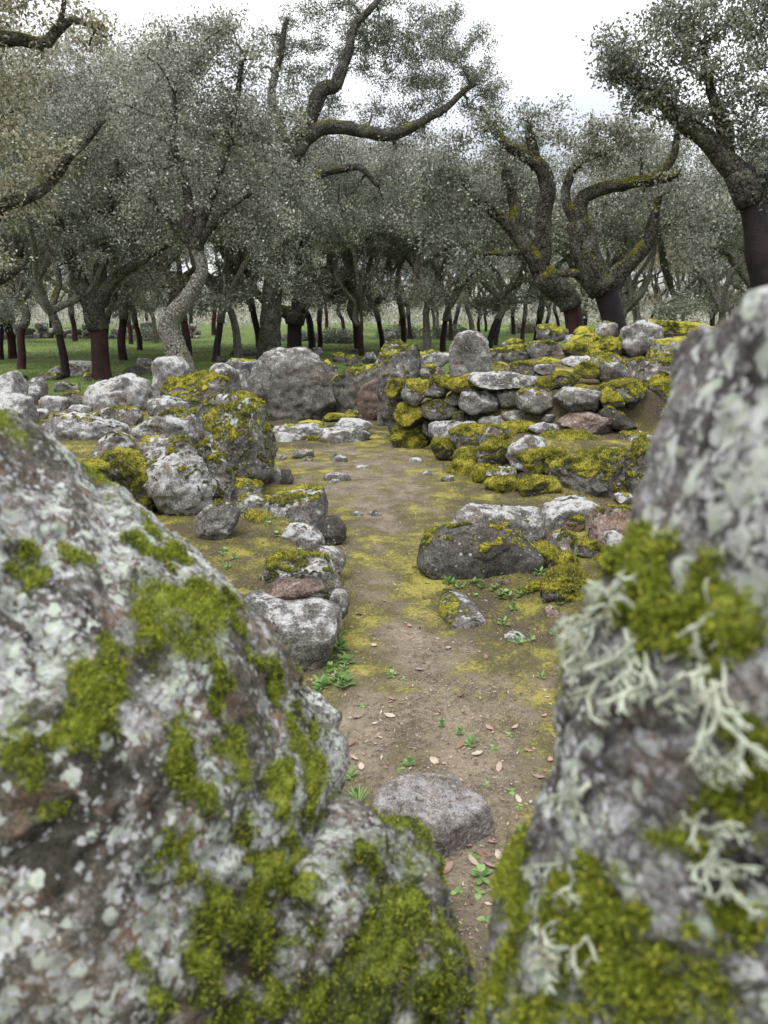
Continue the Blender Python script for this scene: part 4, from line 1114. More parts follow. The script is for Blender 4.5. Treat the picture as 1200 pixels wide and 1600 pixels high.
traced('cork_oak', 'cork oak with a straight wide stripped red trunk at the left of the meadow', 19.5,
  [[(160, 592, 34), (157, 560, 30), (155, 525, 30), (150, 500, 29), (145, 478, 28)],
   [(146, 482, 28), (120, 430, 20), (100, 380, 15), (85, 330, 10), (70, 270, 7)], [(148, 480, 28), (175, 440, 18), (215, 410, 14), (260, 385, 9)], [(146, 480, 24), (160, 400, 16), (170, 330, 12), (185, 250, 8)]],
  [(100, 250, 110, 100), (200, 210, 100, 110), (120, 370, 100, 60, -1), (250, 340, 90, 70), (70, 130, 100, 80, 1), (190, 100, 100, 60), (180, 440, 80, 30)], 1.12, 1, stripmat=STRIP_RED, leafmat=OAK_LEAF, fdy=0.7)
traced('cork_oak', 'oak with a curved pale lichened trunk rising behind the boulders', 16.5,
  [[(296, 580, 40), (272, 538, 33), (264, 508, 29), (282, 480, 24), (300, 455, 21), (316, 420, 17), (305, 385, 18)],
   [(306, 388, 22), (322, 330, 12), (350, 240, 10), (370, 150, 8), (376, 95, 6)], [(304, 385, 20), (290, 300, 12), (272, 220, 9), (268, 150, 6)], [(306, 390, 14), (345, 340, 10), (392, 300, 6)], [(304, 388, 14), (262, 340, 9), (228, 300, 6)]],
  [(350, 120, 100, 90), (270, 150, 90, 90), (390, 225, 90, 85), (310, 270, 110, 80), (420, 330, 70, 55), (240, 320, 75, 60), (345, 45, 80, 35), (330, 350, 80, 40), (290, 60, 60, 40)], 0, 2, bark=BARK_PALE, limb_bark=BARK, fdy=0.3)
traced('cork_oak', 'big oak whose dark crooked limbs arch across the middle sky', 23.0,
  [[(418, 560, 34), (424, 480, 28), (430, 420, 25), (442, 330, 23), (456, 240, 22)],
   [(452, 250, 24), (490, 206, 20), (540, 200, 18), (600, 212, 16), (650, 195, 12), (700, 165, 9), (745, 128, 6)], [(456, 235, 24), (500, 150, 20), (526, 130, 17), (540, 90, 14), (552, 45, 11), (590, 5, 8), (610, -30, 5)],
   [(455, 250, 18), (425, 150, 11), (440, 80, 8), (450, 30, 6)], [(450, 300, 18), (510, 270, 12), (560, 262, 9), (590, 290, 6)]],
  [(650, 100, 80, 70), (565, 60, 70, 50), (700, 80, 75, 75), (765, 140, 42, 55), (620, 185, 80, 45), (480, 130, 60, 70), (500, 265, 70, 50), (440, 60, 60, 45), (570, 300, 55, 40), (600, 20, 60, 40), (690, 20, 45, 35), (520, -10, 70, 40), (440, 300, 70, 60, -3), (430, 400, 60, 45, -3), (400, 200, 60, 60), (520, 350, 60, 40, -1)], 0, 3, leafmat=OAK_LEAF_DARK, fdy=0.7)
traced('cork_oak', 'spreading oak with a level branch above a short stripped trunk behind the broad slab', 30.0,
  [[(460, 548, 26), (460, 515, 24), (462, 488, 28)], [(460, 492, 20), (425, 480, 14), (400, 455, 11), (385, 425, 8), (378, 390, 5)], [(464, 490, 20), (482, 470, 14), (515, 463, 9), (545, 440, 6)], [(462, 490, 16), (466, 420, 10), (470, 370, 7)]],
  [(420, 390, 65, 50), (520, 440, 60, 36), (560, 385, 65, 50), (480, 350, 65, 50), (375, 420, 40, 40)], 0.9, 4, stripmat=STRIP_DARK, leafmat=OAK_LEAF_DARK, per=90, leaf=0.075)
traced('cork_oak', 'leaning oak with a bare red lower trunk just behind the highest wall tier', 16.0,
  [[(908, 580, 34), (899, 520, 31), (890, 472, 31), (868, 450, 33), (846, 426, 33)],
   [(847, 428, 28), (815, 375, 22), (775, 330, 16), (745, 303, 10), (722, 280, 6)], [(842, 424, 26), (850, 350, 23), (855, 300, 22), (838, 262, 20), (800, 235, 14), (770, 205, 10), (752, 165, 6)], [(802, 358, 17), (806, 320, 17), (796, 290, 13), (786, 268, 9)], [(838, 264, 16), (830, 222, 14), (827, 196, 9)],
   [(720, 420, 3), (745, 400, 5), (790, 395, 8), (826, 392, 12)][::-1]],
  [(780, 195, 50, 45), (725, 300, 65, 50), (700, 370, 65, 50), (830, 195, 42, 30), (870, 200, 50, 35), (765, 410, 55, 35), (660, 310, 55, 55), (690, 240, 50, 40), (790, 260, 40, 40)], 1.75, 5, bark=BARK_MOSSY, stripmat=STRIP_RED, dens=15, leafmat=OAK_LEAF_DARK)
traced('cork_oak', 'mossy-limbed oak with a dark purple stripped trunk next to the leaning red one', 15.0,
  [[(972, 590, 42), (962, 520, 38), (946, 455, 40), (926, 425, 42), (911, 380, 35), (905, 345, 30)],
   [(906, 352, 25), (910, 312, 21), (935, 296, 18), (985, 285, 16), (1025, 278, 17), (1050, 250, 12), (1060, 215, 10), (1054, 178, 7)], [(906, 350, 21), (886, 310, 14), (890, 282, 13), (906, 256, 11), (948, 240, 7)], [(950, 462, 25), (985, 412, 22), (1010, 380, 20), (1022, 345, 14), (1032, 308, 8)], [(1025, 279, 14), (1048, 276, 12), (1064, 268, 8)],
   [(870, 430, 6), (890, 428, 12), (918, 432, 18)][::-1]],
  [(960, 225, 60, 42), (1030, 185, 65, 50), (890, 205, 55, 36), (1045, 310, 55, 42), (1095, 335, 55, 45), (925, 255, 45, 30), (1000, 240, 45, 30), (1090, 400, 50, 35)], 1.9, 6, bark=BARK_MOSSY, stripmat=STRIP_DARK, dens=15)
traced('cork_oak', 'tall oak with a thick forked limb and dense crown at the upper right edge', 13.0,
  [[(1202, 600, 54), (1197, 445, 46), (1188, 400, 48), (1179, 330, 42), (1152, 266, 36)],
   [(1155, 272, 32), (1115, 225, 28), (1075, 190, 24), (1040, 160, 18), (1000, 135, 12), (968, 110, 7)], [(1140, 250, 20), (1127, 185, 15), (1112, 130, 11), (1100, 70, 7)], [(1183, 335, 26), (1235, 250, 22), (1260, 150, 14), (1250, 60, 8)]],
  [(985, 75, 55, 55), (1060, 110, 80, 70), (1130, 55, 90, 60), (1185, 140, 70, 80), (1000, 150, 50, 35), (1045, 25, 60, 40), (1200, 270, 45, 50), (1090, 180, 50, 35), (1185, 10, 70, 50), (960, 110, 26, 40)], 2.35, 7, stripmat=STRIP_DARK, leafmat=OAK_LEAF_DARK, dens=24)
traced('cork_oak', 'near oak standing past the left edge with bare dark branches reaching in', 12.5,
  [[(-150, 700, 60), (-140, 560, 50), (-120, 430, 46), (-110, 330, 42), (-105, 250, 38)],
   [(-106, 262, 30), (-70, 120, 24), (-30, 66, 20), (10, 56, 17), (60, 66, 15), (92, 46, 13), (112, 32, 9), (150, 46, 5)], [(-108, 300, 30), (-40, 335, 24), (10, 322, 18), (60, 300, 14), (92, 262, 12), (130, 222, 10), (162, 188, 6)], [(-115, 400, 26), (-50, 450, 18), (0, 440, 14), (40, 405, 9)], [(90, 50, 8), (100, 10, 6), (104, -30, 4)]],
  [(50, 15, 80, 35), (-20, 140, 70, 90), (50, 230, 70, 70), (0, 410, 55, 45), (20, 320, 60, 40), (140, 60, 45, 40), (-60, 30, 80, 70), (30, 120, 40, 40)], 0, 8, leafmat=OAK_LEAF_WARM, dens=18)

# cork oaks of the wood: a few grown forms, copied
def grown(seed, H, spread, lean, leafmat, bark=None, strip=1.15, stripmat=None, bare=False):
    r_ = np.random.default_rng(seed)
    t = np.linspace(0, 1, 5)
    th = 1.9 + 0.5 * r_.random()
    P = np.stack([lean[0] * t ** 1.5 + 0.1 * r_.normal(size=5) * t, lean[1] * t ** 1.5 + 0.1 * r_.normal(size=5) * t, th * t], -1)
    ch = [(P, np.linspace(0.14, 0.11, 5))]
    bl = []
    n = 4
    for k in range(n):
        a = 2 * math.pi * (k + r_.uniform(-.3, .3)) / n; L = spread * r_.uniform(0.6, 1.0); hh = (H - th) * r_.uniform(0.55, 0.95)
        q = [P[-1] - [0, 0, 0.15]]
        for s in (0.25, 0.5, 0.75, 1.0):
            q.append(P[-1] + np.array([math.cos(a) * L * s ** 0.8, math.sin(a) * L * s ** 0.8, hh * s ** 1.3]) + r_.normal(size=3) * 0.28)
        ch.append((np.array(q), np.array([0.10, 0.08, 0.06, 0.04, 0.02])))
        if not bare:
            bl.append((q[-1], (1.25, 1.25, 1.0))); bl.append((0.5 * (q[2] + q[3]) + np.array([0, 0, 0.4]), (1.2, 1.2, 0.8)))
    for k in range(3):
        a = r_.uniform(0, 6.28); rr = spread * r_.uniform(0.55, 0.95)
        bl.append((P[-1] + np.array([math.cos(a) * rr, math.sin(a) * rr, r_.uniform(-0.35, 0.5)]), (0.75, 0.75, 0.5)))
    if not bare:
        bl.append((P[-1] + np.array([0, 0, (H - th) * 0.6]), (spread * 0.6, spread * 0.6, 1.2)))
        bl.append((P[-1] + np.array([0, 0, (H - th) * 0.85]), (spread * 0.5, spread * 0.5, 0.9)))
    return ch, bl

FORMS = []
for k, (H, sp, lean, lm, sm) in enumerate(((8.5, 2.6, (0.3, 0.1), OAK_LEAF, STRIP_RED), (7.2, 2.9, (-0.4, 0.2), OAK_LEAF_DARK, STRIP_DARK), (9.2, 2.7, (0.1, -0.3), OAK_LEAF_WARM, STRIP_RED), (6.4, 2.4, (0.5, 0.3), OAK_LEAF, STRIP_DARK), (7.8, 2.4, (-0.15, 0), OAK_LEAF_DARK, STRIP_RED))):
    ch, bl = grown(70 + k, H, sp, lean, lm)
    FORMS.append(dict(ch=ch, bl=bl, lm=lm, sm=sm, src=None, seed=70 + k, strip=1.1))
ch, bl = grown(91, 7.0, 2.2, (0.4, 0.1), None)
FORMS.append(dict(ch=ch, bl=bl, lm=OAK_LEAF, sm=None, src=None, seed=91, strip=0))

def place(form, x, y, rz, s, label, group=None, mats=None):
    f = FORMS[form]
    z = h1(x, y)
    if f['src'] is None:
        ch = [(np.array(P, float), np.array(r)) for P, r in f['ch']]
        f['src'] = make_tree('cork_oak', label, ch, f['bl'], f['strip'], f['seed'], dens=9, per=72, leaf=0.088, clump=0.18, stripmat=f['sm'], leafmat=f['lm'], group=group, base=(0, 0, 0), bark=BARK_PALE if f['strip'] == 0 else BARK_WOOD)
        o = f['src']; o.location = (x, y, z); o.rotation_euler = (0, 0, rz); o.scale = (s, s, s)
        if group: o['group'] = group
        return o
    return copy_tree(f['src'], (x, y, z), rz, (s, s), label, group, mats)

SPOTS = [  # pixel of the foot, form, turn, size, label
 (50, 578, 0, 0.4, 0.95, 'slim oak with a bright rust-red foot at the far left of the meadow'),
 (116, 590, 1, 2.0, 0.85, 'oak with a forked nearly black lower trunk left of the wide red one'),
 (20, 562, 3, 1.1, 0.9, 'thin oak with a dark stripped foot nearest the left edge'),
 (304, 566, 4, 0.2, 1.05, 'oak with a thick dark red trunk directly behind the curved pale oak'),
 (346, 566, 1, 3.6, 0.95, 'oak with a purple-brown stripped trunk right of the curved pale oak'),
 (380, 562, 5, 2.2, 0.9, 'slender unstripped grey oak left of the broad standing slab'),
 (504, 543, 4, 5.0, 0.9, 'oak with a short thick red trunk seen above the moss-crested slab'),
 (567, 556, 0, 3.3, 0.85, 'oak with a leaning bright red trunk left of the tall narrow stone'),
 (598, 548, 1, 0.9, 0.9, 'oak with a dark slanting trunk just above the tall narrow stone'),
 (665, 556, 5, 4.4, 0.95, 'straight grey unstripped oak left of the round-topped slab'),
 (742, 528, 0, 1.2, 0.8, 'oak with a slim red trunk right above the round-topped slab'),
 (768, 540, 3, 0.3, 0.8, 'oak with a nearly black trunk right of the round-topped slab'),
 (808, 534, 4, 2.4, 0.85, 'oak with a red trunk left of the leaning red one'),
 (178, 556, 1, 4.2, 0.9, 'oak with a dark trunk close behind the wide red trunk'),
 (232, 548, 2, 5.5, 0.9, 'oak with a wine-red trunk between the wide red trunk and the curved one'),
 (540, 528, 3, 1.9, 0.9, 'dark-trunked oak between the short thick red trunk and the leaning one'),
 (640, 530, 1, 5.8, 0.9, 'dark-trunked oak left of the straight grey one'),
 (700, 532, 4, 0.8, 0.85, 'oak with a thin dark red trunk right of the straight grey one'),
 (845, 525, 3, 4.0, 0.8, 'oak with a black trunk close behind the leaning red one'),
 (1010, 520, 2, 2.2, 0.75, 'oak behind the mossy-limbed tree and the highest wall tier'),
 (1090, 520, 1, 1.2, 0.8, 'oak whose crown shows above the tip of the close standing stone'),
 (1150, 522, 0, 3.9, 0.8, 'oak partly hidden behind the tip of the close standing stone'),
]
for px, py, form, rz, s, lab in SPOTS:
    x, y = ground_hit(px, py)
    y = min(y, 48.0); x = (px - 600) / FPX * y / math.cos(PITCH) * 0.985
    place(form, x, y, rz, s, lab, 'cork oaks in the meadow')
MID = [  # pixel column, distance, form, turn, size, what sets it apart
 (30, 27, 2, 0.3, 1.15, 'tall warm-leaved oak behind the slim rust-footed one'),
 (200, 26, 2, 2.9, 1.12, 'tall warm-leaved oak behind the wide red trunk'), (275, 30, 4, 4.1, 1.2, 'tall dark-leaved oak behind the curved pale oak'),
 (410, 33, 1, 0.8, 1.2, 'tall dark-leaved oak behind the broad standing slab'),
 (490, 34, 3, 2.0, 1.25, 'round-crowned oak behind the moss-crested slab'), (560, 31, 0, 3.0, 1.0, 'grey-green oak below the arching dark limbs'),
 (630, 34, 4, 1.0, 1.05, 'dark-leaved oak above the tall narrow standing stone'), (690, 30, 1, 4.6, 0.95, 'low dark oak above the round-topped slab'),
 (760, 28, 3, 5.6, 1.0, 'low round oak behind the leaning red-trunked tree'), (830, 30, 1, 2.6, 1.0, 'low dark oak between the two stripped wall oaks'),
 (900, 27, 3, 0.6, 1.0, 'low round oak behind the mossy-limbed tree'), (970, 26, 0, 3.5, 0.84, 'grey-green oak above the big grey wall boulder'),
 (1040, 27, 4, 4.9, 0.9, 'dark-leaved oak right of the mossy-limbed tree'), (1110, 24, 1, 1.9, 0.85, 'low dark oak above the tip of the close standing stone'),
 (1180, 26, 3, 3.1, 1.0, 'round oak behind the tall tree at the right edge'), (-30, 24, 4, 0.1, 1.2, 'dark-leaved oak at the very left edge'),
]
for px, y, form, rz, s, lab in MID:
    place(form, (px - 600) / FPX * y, y, rz, s, lab, 'oaks at the near edge of the wood')
r_ = np.random.default_rng(77)
for k in range(46):
    y = 35 + 27 * r_.random() ** 0.8; x = r_.uniform(-0.62, 0.62) * y
    sc = r_.uniform(0.65, 1.2)
    place(int(r_.integers(0, 6)), x, y, r_.uniform(0, 6.28), sc, 'distant cork oak in the wood beyond the meadow', 'distant cork oaks')

def thicket():
    """pale leafless scrub that closes the view under the far crowns"""
    r_ = np.random.default_rng(31)
    n = 40000
    y = 63 + 30 * r_.random(n); x = r_.uniform(-0.62, 0.62, n) * y
    top = 1.4 + 3.2 * sstep(-0.3, 0.5, fbm(np.stack([x * 0.16, y * 0.16, 0 * x], -1), 3))
    z = r_.random(n) ** 0.8 * top
    C = np.stack([x, y, height(x, y, False) + z], -1)
    d = r_.normal(size=(n, 3)) + [0, 0, 0.8]; d /= np.linalg.norm(d, axis=1)[:, None]
    s = np.cross(d, r_.normal(size=(n, 3))); s /= np.linalg.norm(s, axis=1)[:, None]
    L = r_.uniform(0.15, 0.55, n)[:, None]; w = r_.uniform(0.012, 0.05, n)[:, None]
    V = np.stack([C - d * L, C + s * w, C + d * L, C - s * w], 1).reshape(-1, 3)
    o = link('undergrowth', mesh_from('undergrowth', V, np.arange(4 * n).reshape(-1, 4), smooth=False), THICKET); o['kind'] = 'stuff'
thicket()

# dark bramble bushes below the trees, and a far rubble wall
def bush(px, py, w, hgt, label, seed, mat=OAK_LEAF_DARK):
    x, y = ground_hit(px, py); r_ = np.random.default_rng(seed)
    y = min(y, 55); x = (px - 600) / FPX * y
    n = 2600
    q = r_.normal(size=(n, 3)); q /= np.linalg.norm(q, axis=1)[:, None]
    C = q * (r_.random(n) ** 0.4)[:, None] * np.array([w, w * 0.7, hgt]); C[:, 2] = np.abs(C[:, 2])
    C *= (1 + 0.35 * fbm(C * 1.5 + seed, 2))[:, None]
    root = empty('bramble_bush', (x, y, h1(x, y)), label, 'bush', 'bramble bushes under the trees')
    V, F = leaf_quads(C, n, r_, 0.10, 0.07)
    link('foliage', mesh_from('foliage', V, F, smooth=False), mat, root)
    st = [tube([(0, 0, -0.05), (a * w * 0.4, b * w * 0.3, hgt * 0.5), (a * w * 0.8, b * w * 0.5, hgt * 0.8)], [0.02, 0.014, 0.006], 5) for a, b in r_.uniform(-1, 1, (7, 2))]
    link('stem', mesh_from('stem', *join(st)), BARK, root)
bush(528, 536, 1.2, 0.7, 'dark bramble bush right of the short thick red trunk', 1)
bush(625, 530, 1.6, 0.8, 'wide dark bramble bush above the tall narrow standing stone', 2)
bush(700, 530, 1.4, 0.8, 'dark bramble bush above the round-topped slab', 3)
bush(475, 532, 1.1, 0.5, 'low bramble bush beside the spreading level-branched oak', 4)
bush(250, 532, 1.5, 0.7, 'bramble bush far behind the wide red trunk', 5)
bush(820, 520, 1.5, 0.9, 'bramble bush behind the leaning red trunk', 6)

def far_wall():
    root = empty('dry_stone_wall', (-20, 42, h1(-20, 42)), 'long low rubble wall far behind the trees at the left', 'wall')
    r_ = np.random.default_rng(8); base = None
    shapes = []
    for k in range(4):
        V, F, mk = rock_mesh([(-0.3, 0), (-0.3, 0.3), (0, 0.38), (0.32, 0.3), (0.3, 0)], 0, 0.4, 6, 300 + k, 0.2)
        me = mesh_from('stone', V, F, {'moss': mk}); me.materials.append(ROCK['grey']); shapes.append(me)
    for i in range(40):
        for j in range(int(r_.integers(1, 4))):
            o = link('stone', shapes[int(r_.integers(0, 4))], None, root, ((i - 20) * 0.52 + r_.normal() * 0.1, 0.02 * i + r_.normal() * 0.06, 0.27 * j - 0.05))
            o.rotation_euler = (0, r_.normal() * 0.12, r_.uniform(0, 6.28)); s = r_.uniform(0.75, 1.15); o.scale = (s, s, s)
far_wall()

# ------------------------------------------------------------------ low plants and litter
def blades(n, xy, hgt, wid, r_, mat, name, label=None, lean=0.5, kind='stuff'):
    x, y = xy[:, 0], xy[:, 1]; z = height(x, y)
    b = np.stack([x, y, z - 0.005], -1)
    a = r_.uniform(0, 6.283, n); s = np.stack([np.cos(a), np.sin(a), 0 * a], -1)
    L = hgt * r_.uniform(0.5, 1.2, n)
    d = np.stack([r_.normal(size=n) * lean, r_.normal(size=n) * lean, np.ones(n)], -1); d /= np.linalg.norm(d, axis=1)[:, None]
    w = (wid * r_.uniform(0.7, 1.2, n))[:, None]
    V = np.stack([b - s * w, b + s * w, b + d * L[:, None]], 1).reshape(-1, 3)
    o = link(name, mesh_from(name, V, np.arange(3 * n).reshape(-1, 3), smooth=False), mat)
    o['kind'] = kind
    return o

r_ = np.random.default_rng(21)
n = 90000
yy = 11.5 + 34 * r_.random(n) ** 1.4; xx = (r_.random(n) - 0.5) * 1.15 * yy
keep = (fbm(np.stack([xx, yy, 0 * xx], -1) * 0.6, 3) > -0.25) & (poly_sd(BANK_R2, xx, yy) < 0.2) & ((yy > 13.2) | (fbm(np.stack([xx, yy, 0 * xx], -1) * 1.9, 2) > 0.05))
xy = np.stack([xx, yy], -1)[keep]
blades(len(xy), xy, 0.085, 0.009, r_, GRASS, 'grass')

# moss strands and grass wisps on the banks and along the path edge
n = 130000
fc = GV[GF[:, 0]]; fm = GMOSS[GF[:, 0]]; fp = GPATH[GF[:, 0]]
ok = (fc[:, 0] > -3.2) & (fc[:, 0] < 3.5) & (fc[:, 1] > 1.3) & (fc[:, 1] < 10.0) & (np.abs(fc[:, 0]) < 0.55 * fc[:, 1] + 0.2)
wgt = np.where(ok, sstep(0.35, 0.8, fm) * (1 - 0.45 * fp) / np.maximum(fc[:, 1], 1.5) ** 0.8, 0); wgt /= wgt.sum()
ii = r_.choice(len(fc), n, p=wgt)
b = fc[ii] + np.stack([r_.uniform(0, .036, n), r_.uniform(0, .036, n), np.zeros(n)], -1)
a = r_.uniform(0, 6.283, n); s = np.stack([np.cos(a), np.sin(a), 0 * a], -1)
d = np.stack([r_.normal(size=n) * 0.7, r_.normal(size=n) * 0.7, np.ones(n)], -1); d /= np.linalg.norm(d, axis=1)[:, None]
L = (r_.uniform(0.006, 0.017, n) * (1 - 0.45 * fp[ii]))[:, None]
V = np.stack([b - s * 0.0016, b + s * 0.0016, b + d * L], 1).reshape(-1, 3)
o = link('moss', mesh_from('moss', V, np.arange(3 * n).reshape(-1, 3), smooth=False), MOSS_FUZZ_LIGHT); o['kind'] = 'stuff'

# moss strands that fringe the cushions on the stones
Vs = []
for V, F, mk, Y in FUZZ:
    if Y > 10 or Y < 1.5: continue
    f = np.flatnonzero(mk[F].mean(1) > 0.6)
    if not len(f): continue
    P = V[F[f]]; nr = np.cross(P[:, 2] - P[:, 0], P[:, 3] - P[:, 1]); ar = np.linalg.norm(nr, axis=1) / 2; nr /= 2 * ar[:, None] + 1e-12
    seen = (nr[:, 1] < 0.5) | (nr[:, 2] > 0.3)
    P, nr, ar = P[seen], nr[seen], ar[seen]
    if not len(ar): continue
    cnt = min(4000, int(ar.sum() * 20000 / max(Y / 4.0, 1)))
    if cnt < 5: continue
    k = r_.choice(len(ar), cnt, p=ar / ar.sum()); u, v = r_.random((2, cnt, 1))
    b = (P[k, 0] * (1 - u) + P[k, 1] * u) * (1 - v) + (P[k, 3] * (1 - u) + P[k, 2] * u) * v
    d = nr[k] + r_.normal(size=(cnt, 3)) * 0.5 + [0, 0, 0.1]; d /= np.linalg.norm(d, axis=1)[:, None]
    s = np.cross(d, r_.normal(size=(cnt, 3))); s /= np.linalg.norm(s, axis=1)[:, None]
    L = r_.uniform(0.008, 0.022, cnt)[:, None]; w = 0.0018 * max(1, Y / 5)
    Vs.append(np.stack([b - s * w - d * 0.003, b + s * w - d * 0.003, b + d * L], 1).reshape(-1, 3))
V = np.concatenate(Vs)
o = link('moss', mesh_from('moss', V, np.arange(len(V)).reshape(-1, 3), smooth=False), MOSS_FUZZ_LIGHT); o['kind'] = 'stuff'

# small weeds: a few rosettes, copied
def weed_mesh(seed, k, L, W, rise, layers=1):
    r_ = np.random.default_rng(seed); Vs, Fs = [], []
    for l in range(layers):
        for i in range(k):
            a = 2 * math.pi * (i + 0.3 * r_.normal()) / k + l * 0.5
            ll = L * r_.uniform(0.7, 1.15) * (1 - 0.25 * l); w = W * r_.uniform(0.8, 1.1) * (1 - 0.2 * l); up = rise + 0.35 * l
            d = np.array([math.cos(a), math.sin(a), up]); s = np.array([-math.sin(a), math.cos(a), 0]) * w / 2
            sag = np.array([0, 0, -0.25 * ll])
            z0 = np.array([0, 0, 0.004 + 0.012 * l])
            p = [z0 - s * 0.2, z0 + s * 0.2]
            for t, ww in ((0.35, 0.85), (0.65, 1.0), (0.88, 0.6), (1.0, 0.08)):
                c = z0 + d * ll * t + sag * t * t
                p += [c - s * ww, c + s * ww]
            b = len(Vs) ; Vs += p
            for q in range(4): Fs.append((b + 2 * q, b + 2 * q + 1, b + 2 * q + 3, b + 2 * q + 2))
    me = mesh_from('weed_plant', np.array(Vs), np.array(Fs)); me.materials.append(WEED)
    return me
WEEDS = [weed_mesh(1, 5, 0.030, 0.016, 0.35, 2), weed_mesh(2, 4, 0.024, 0.015, 0.25, 1), weed_mesh(3, 7, 0.034, 0.013, 0.6, 2), weed_mesh(4, 6, 0.022, 0.012, 0.8, 3)]
TUFT = weed_mesh(9, 14, 0.085, 0.008, 1.1, 2)
def weed(me, px, py, s, label, group=None, name='weed_plant', cat='weed'):
    x, y = on_level(px, py, 0.0); 
    if y > 3.2: x, y = ground_hit(px, py)
    o = link(name, me, None, None, (x, y, h1(x, y) - 0.002)); o.scale = (s, s, s); o.rotation_euler = (0, 0, r_.uniform(0, 6.28))
    tag(o, label, cat, group)
weed(TUFT, 608, 1300, 0.85, 'bright green grassy tuft at the front corner of the squarish path stone', None, 'grass_tuft', 'grass tuft')
weed(TUFT, 560, 1260, 0.6, 'smaller grassy tuft left of the squarish path stone', None, 'grass_tuft', 'grass tuft')
weed(TUFT, 700, 870, 0.0 + 0.5, 'green tuft under the lower edge of the dark flat-faced rock', None, 'grass_tuft', 'grass tuft')
weed(WEEDS[0], 752, 1372, 1.25, 'largest leafy weed on bare soil below the squarish path stone')
NEAR = [(738, 1340, 1), (750, 1398, 1), (822, 1300, 0), (760, 1225, 1), (556, 1245, 3), (548, 1215, 2), (722, 1255, 1), (800, 1236, 1), (812, 1260, 1), (690, 1135, 3), (718, 1148, 3), (735, 1165, 2), (795, 1150, 1), (812, 1172, 1), (640, 1195, 3), (632, 1190, 1), (565, 1103, 1), (612, 1058, 0), (630, 1062, 1), (770, 1170, 1), (845, 1060, 2), (625, 1200, 1), (760, 1440, 1), (715, 1395, 1), (835, 1215, 1)]
for px, py, k in NEAR: weed(WEEDS[k], px, py, r_.uniform(0.75, 1.15), 'little green rosette weed growing on the near path soil', 'rosette weeds on the near path')
for cnt, x0, x1, y0, y1, where in ((46, 655, 860, 885, 935, 'at the foot of the dark flat-faced rock'), (44, 490, 545, 985, 1085, 'in the band of green along the left kerb block'),
        (24, 770, 880, 925, 1010, 'on dark soil below the rounded mossy stone'), (26, 340, 520, 800, 900, 'on the mossy ledge behind the left kerb'),
        (20, 760, 900, 800, 880, 'between the stones behind the dark flat-faced rock'), (24, 590, 680, 655, 700, 'at the mossy corner of the right wall')):
    for _ in range(cnt):
        weed(WEEDS[int(r_.integers(0, 4))], r_.uniform(x0, x1), r_.uniform(y0, y1), r_.uniform(0.8, 1.6), 'small green leafy weed ' + where, 'weeds ' + where)

# fallen leaves: the near ones one by one, the rest as litter
def leaf_mesh(seed, L, W):
    r_ = np.random.default_rng(seed); V, F = [], []
    m = 6
    for i in range(m + 1):
        t = i / m; w = W / 2 * (math.sin(math.pi * min(1, t * 0.94 + 0.06)) ** 0.7) * (1 + 0.12 * (-1) ** i)
        y = (t - 0.5) * L; z = 0.14 * L * (2 * t - 1) ** 2 + 0.002
        V += [(-w, y, z + 0.35 * w), (0, y, z), (w, y, z + 0.35 * w * r_.uniform(0.5, 1.5))]
    for i in range(m):
        for c in (0, 1): F.append((3 * i + c, 3 * i + c + 1, 3 * i + c + 4, 3 * i + c + 3))
    return mesh_from('fallen_leaf', np.array(V), np.array(F))
LM = []
for k, col in enumerate(((0.33, 0.19, 0.15), (0.37, 0.28, 0.22), (0.20, 0.11, 0.07), (0.42, 0.35, 0.27), (0.26, 0.17, 0.14))):
    t = NT('fallen_leaf_%s' % 'abcde'[k]); c = t.mix(t.noise(60, 4), tuple(0.6 * v for v in col), tuple(1.15 * v for v in col))
    t.done(c, 0.6, 0.4); me = leaf_mesh(k, 0.042 + 0.006 * (k % 3), 0.02 + 0.003 * (k % 2)); me.materials.append(t.m); LM.append(me)
LEAF_PX = [(727, 1322), (738, 1348), (755, 1335), (780, 1338), (766, 1355), (770, 1318), (553, 1186), (548, 1165), (565, 1200), (558, 1122), (612, 1095), (712, 1222), (730, 1232), (810, 1250), (842, 1216), (765, 1140), (805, 1140), (720, 1165), (745, 1180), (825, 1175), (860, 1190), (505, 1104), (720, 1090), (608, 1120), (700, 1360), (790, 1375), (700, 1015), (760, 1030), (585, 1010), (655, 1048), (640, 980), (560, 960), (600, 940), (680, 1190), (590, 1150), (850, 1120), (780, 1200), (690, 1330)]
for i, (px, py) in enumerate(LEAF_PX):
    x, y = on_level(px, py)
    o = link('fallen_leaf', LM[i % 5], None, None, (x, y, h1(x, y) + 0.002)); o.rotation_euler = (r_.normal() * 0.2, r_.normal() * 0.25, r_.uniform(0, 6.28)); s = r_.uniform(0.75, 1.1); o.scale = (s, s, s)
    tag(o, 'dry brown oak leaf lying on the near path', 'leaf', 'fallen leaves on the near path')
n = 11000
yy = 1.6 + 8.5 * r_.random(n) ** 1.1; xx = r_.uniform(-0.5, 0.5, n) * yy
C = np.stack([xx, yy, height(xx, yy) + 0.007], -1)
nn = r_.normal(size=(n, 3)) * 0.3 + [0, 0, 1]; nn /= np.linalg.norm(nn, axis=1)[:, None]
d = np.cross(nn, r_.normal(size=(n, 3))); d /= np.linalg.norm(d, axis=1)[:, None]; s = np.cross(nn, d)
l = r_.uniform(0.003, 0.011, (n, 1)) * (1 + 0.08 * yy[:, None]); w = l * r_.uniform(0.15, 0.5, (n, 1))
V = np.stack([C - d * l, C + s * w, C + d * l, C - s * w], 1).reshape(-1, 3)
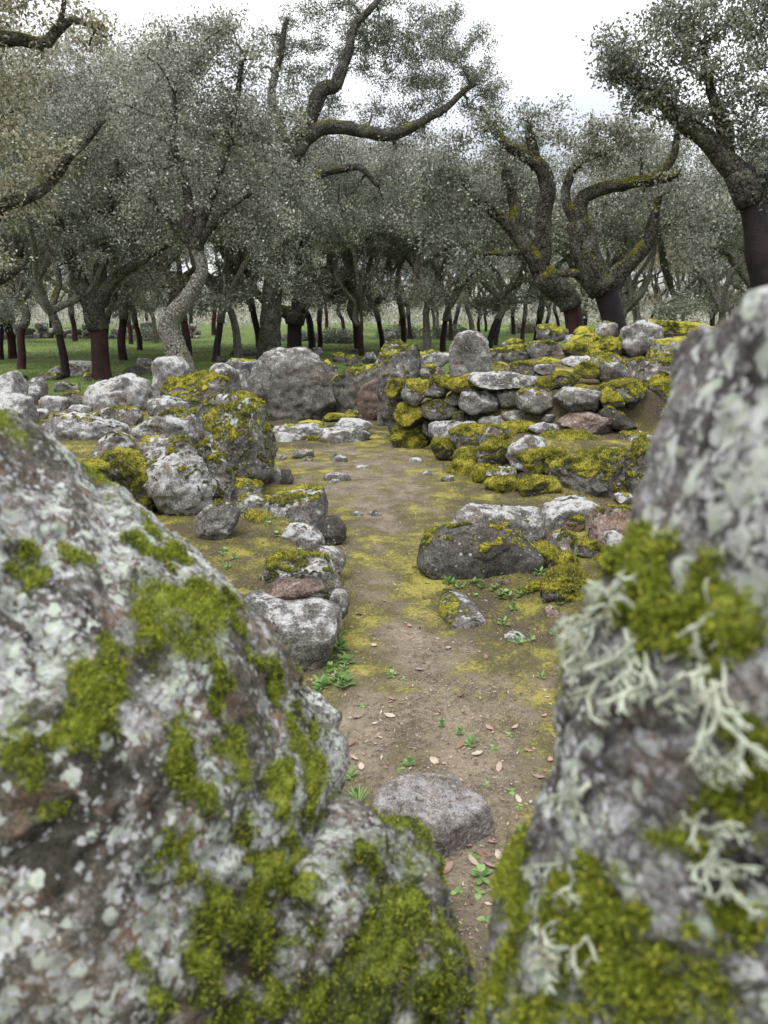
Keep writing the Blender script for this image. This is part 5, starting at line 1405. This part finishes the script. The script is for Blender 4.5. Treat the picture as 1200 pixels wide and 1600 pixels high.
o = link('leaf_litter', mesh_from('leaf_litter', V, np.arange(4 * n).reshape(-1, 4), smooth=False), DEAD); o['kind'] = 'stuff'


n = 5200
yy = 1.55 + 7.5 * r_.random(n) ** 1.5; xx = r_.uniform(-0.45, 0.45, n) * yy
kp = poly_sd(PATH_POLY, xx, yy) > -0.25; xx, yy = xx[kp], yy[kp]; n = len(xx)
rad = (0.0015 + 0.0055 * r_.random(n) ** 3)[:, None, None]
C = np.stack([xx, yy, height(xx, yy) + 0.003], -1)[:, None]
octa = np.array([(1, 0, 0), (0, 1, 0), (-1, 0, 0), (0, -1, 0), (0, 0, .7), (0, 0, -.7)], float)
V = (C + octa[None] * rad * r_.uniform(0.55, 1.4, (n, 6, 1))).reshape(-1, 3)
ft = np.array([(0, 1, 4), (1, 2, 4), (2, 3, 4), (3, 0, 4), (1, 0, 5), (2, 1, 5), (3, 2, 5), (0, 3, 5)])
F = (ft[None] + 6 * np.arange(n)[:, None, None]).reshape(-1, 3)
GRIT = leaf_material('grit_stone', [(0.0, (0.07, 0.055, 0.045)), (0.5, (0.22, 0.185, 0.155)), (1.0, (0.45, 0.42, 0.39))], 0.0, 0.8, 0.2)
o = link('gravel', mesh_from('gravel', V, F, smooth=False), GRIT); o['kind'] = 'stuff'

STRAW = leaf_material('straw_grass', [(0.0, (0.13, 0.14, 0.03)), (0.5, (0.30, 0.27, 0.075)), (1.0, (0.46, 0.40, 0.17))], 0.25, 0.6, 0.3)
Q = []
for cx, cy, rx, ry, m in ((775, 1130, 75, 32, 2600), (640, 1190, 40, 14, 500), (560, 1235, 22, 22, 500), (520, 1060, 40, 30, 900), (800, 1300, 30, 30, 300), (620, 880, 40, 30, 700), (480, 880, 60, 30, 900), (330, 745, 70, 20, 500)):
    for _ in range(m):
        x, y = on_level(cx + r_.normal() * rx * 0.55, cy + r_.normal() * ry * 0.55, 0.0 if cx > 500 else 0.17); Q.append((x, y))
Q = np.array(Q)
blades(len(Q), Q, 0.019, 0.0011, r_, STRAW, 'grass', lean=1.1)
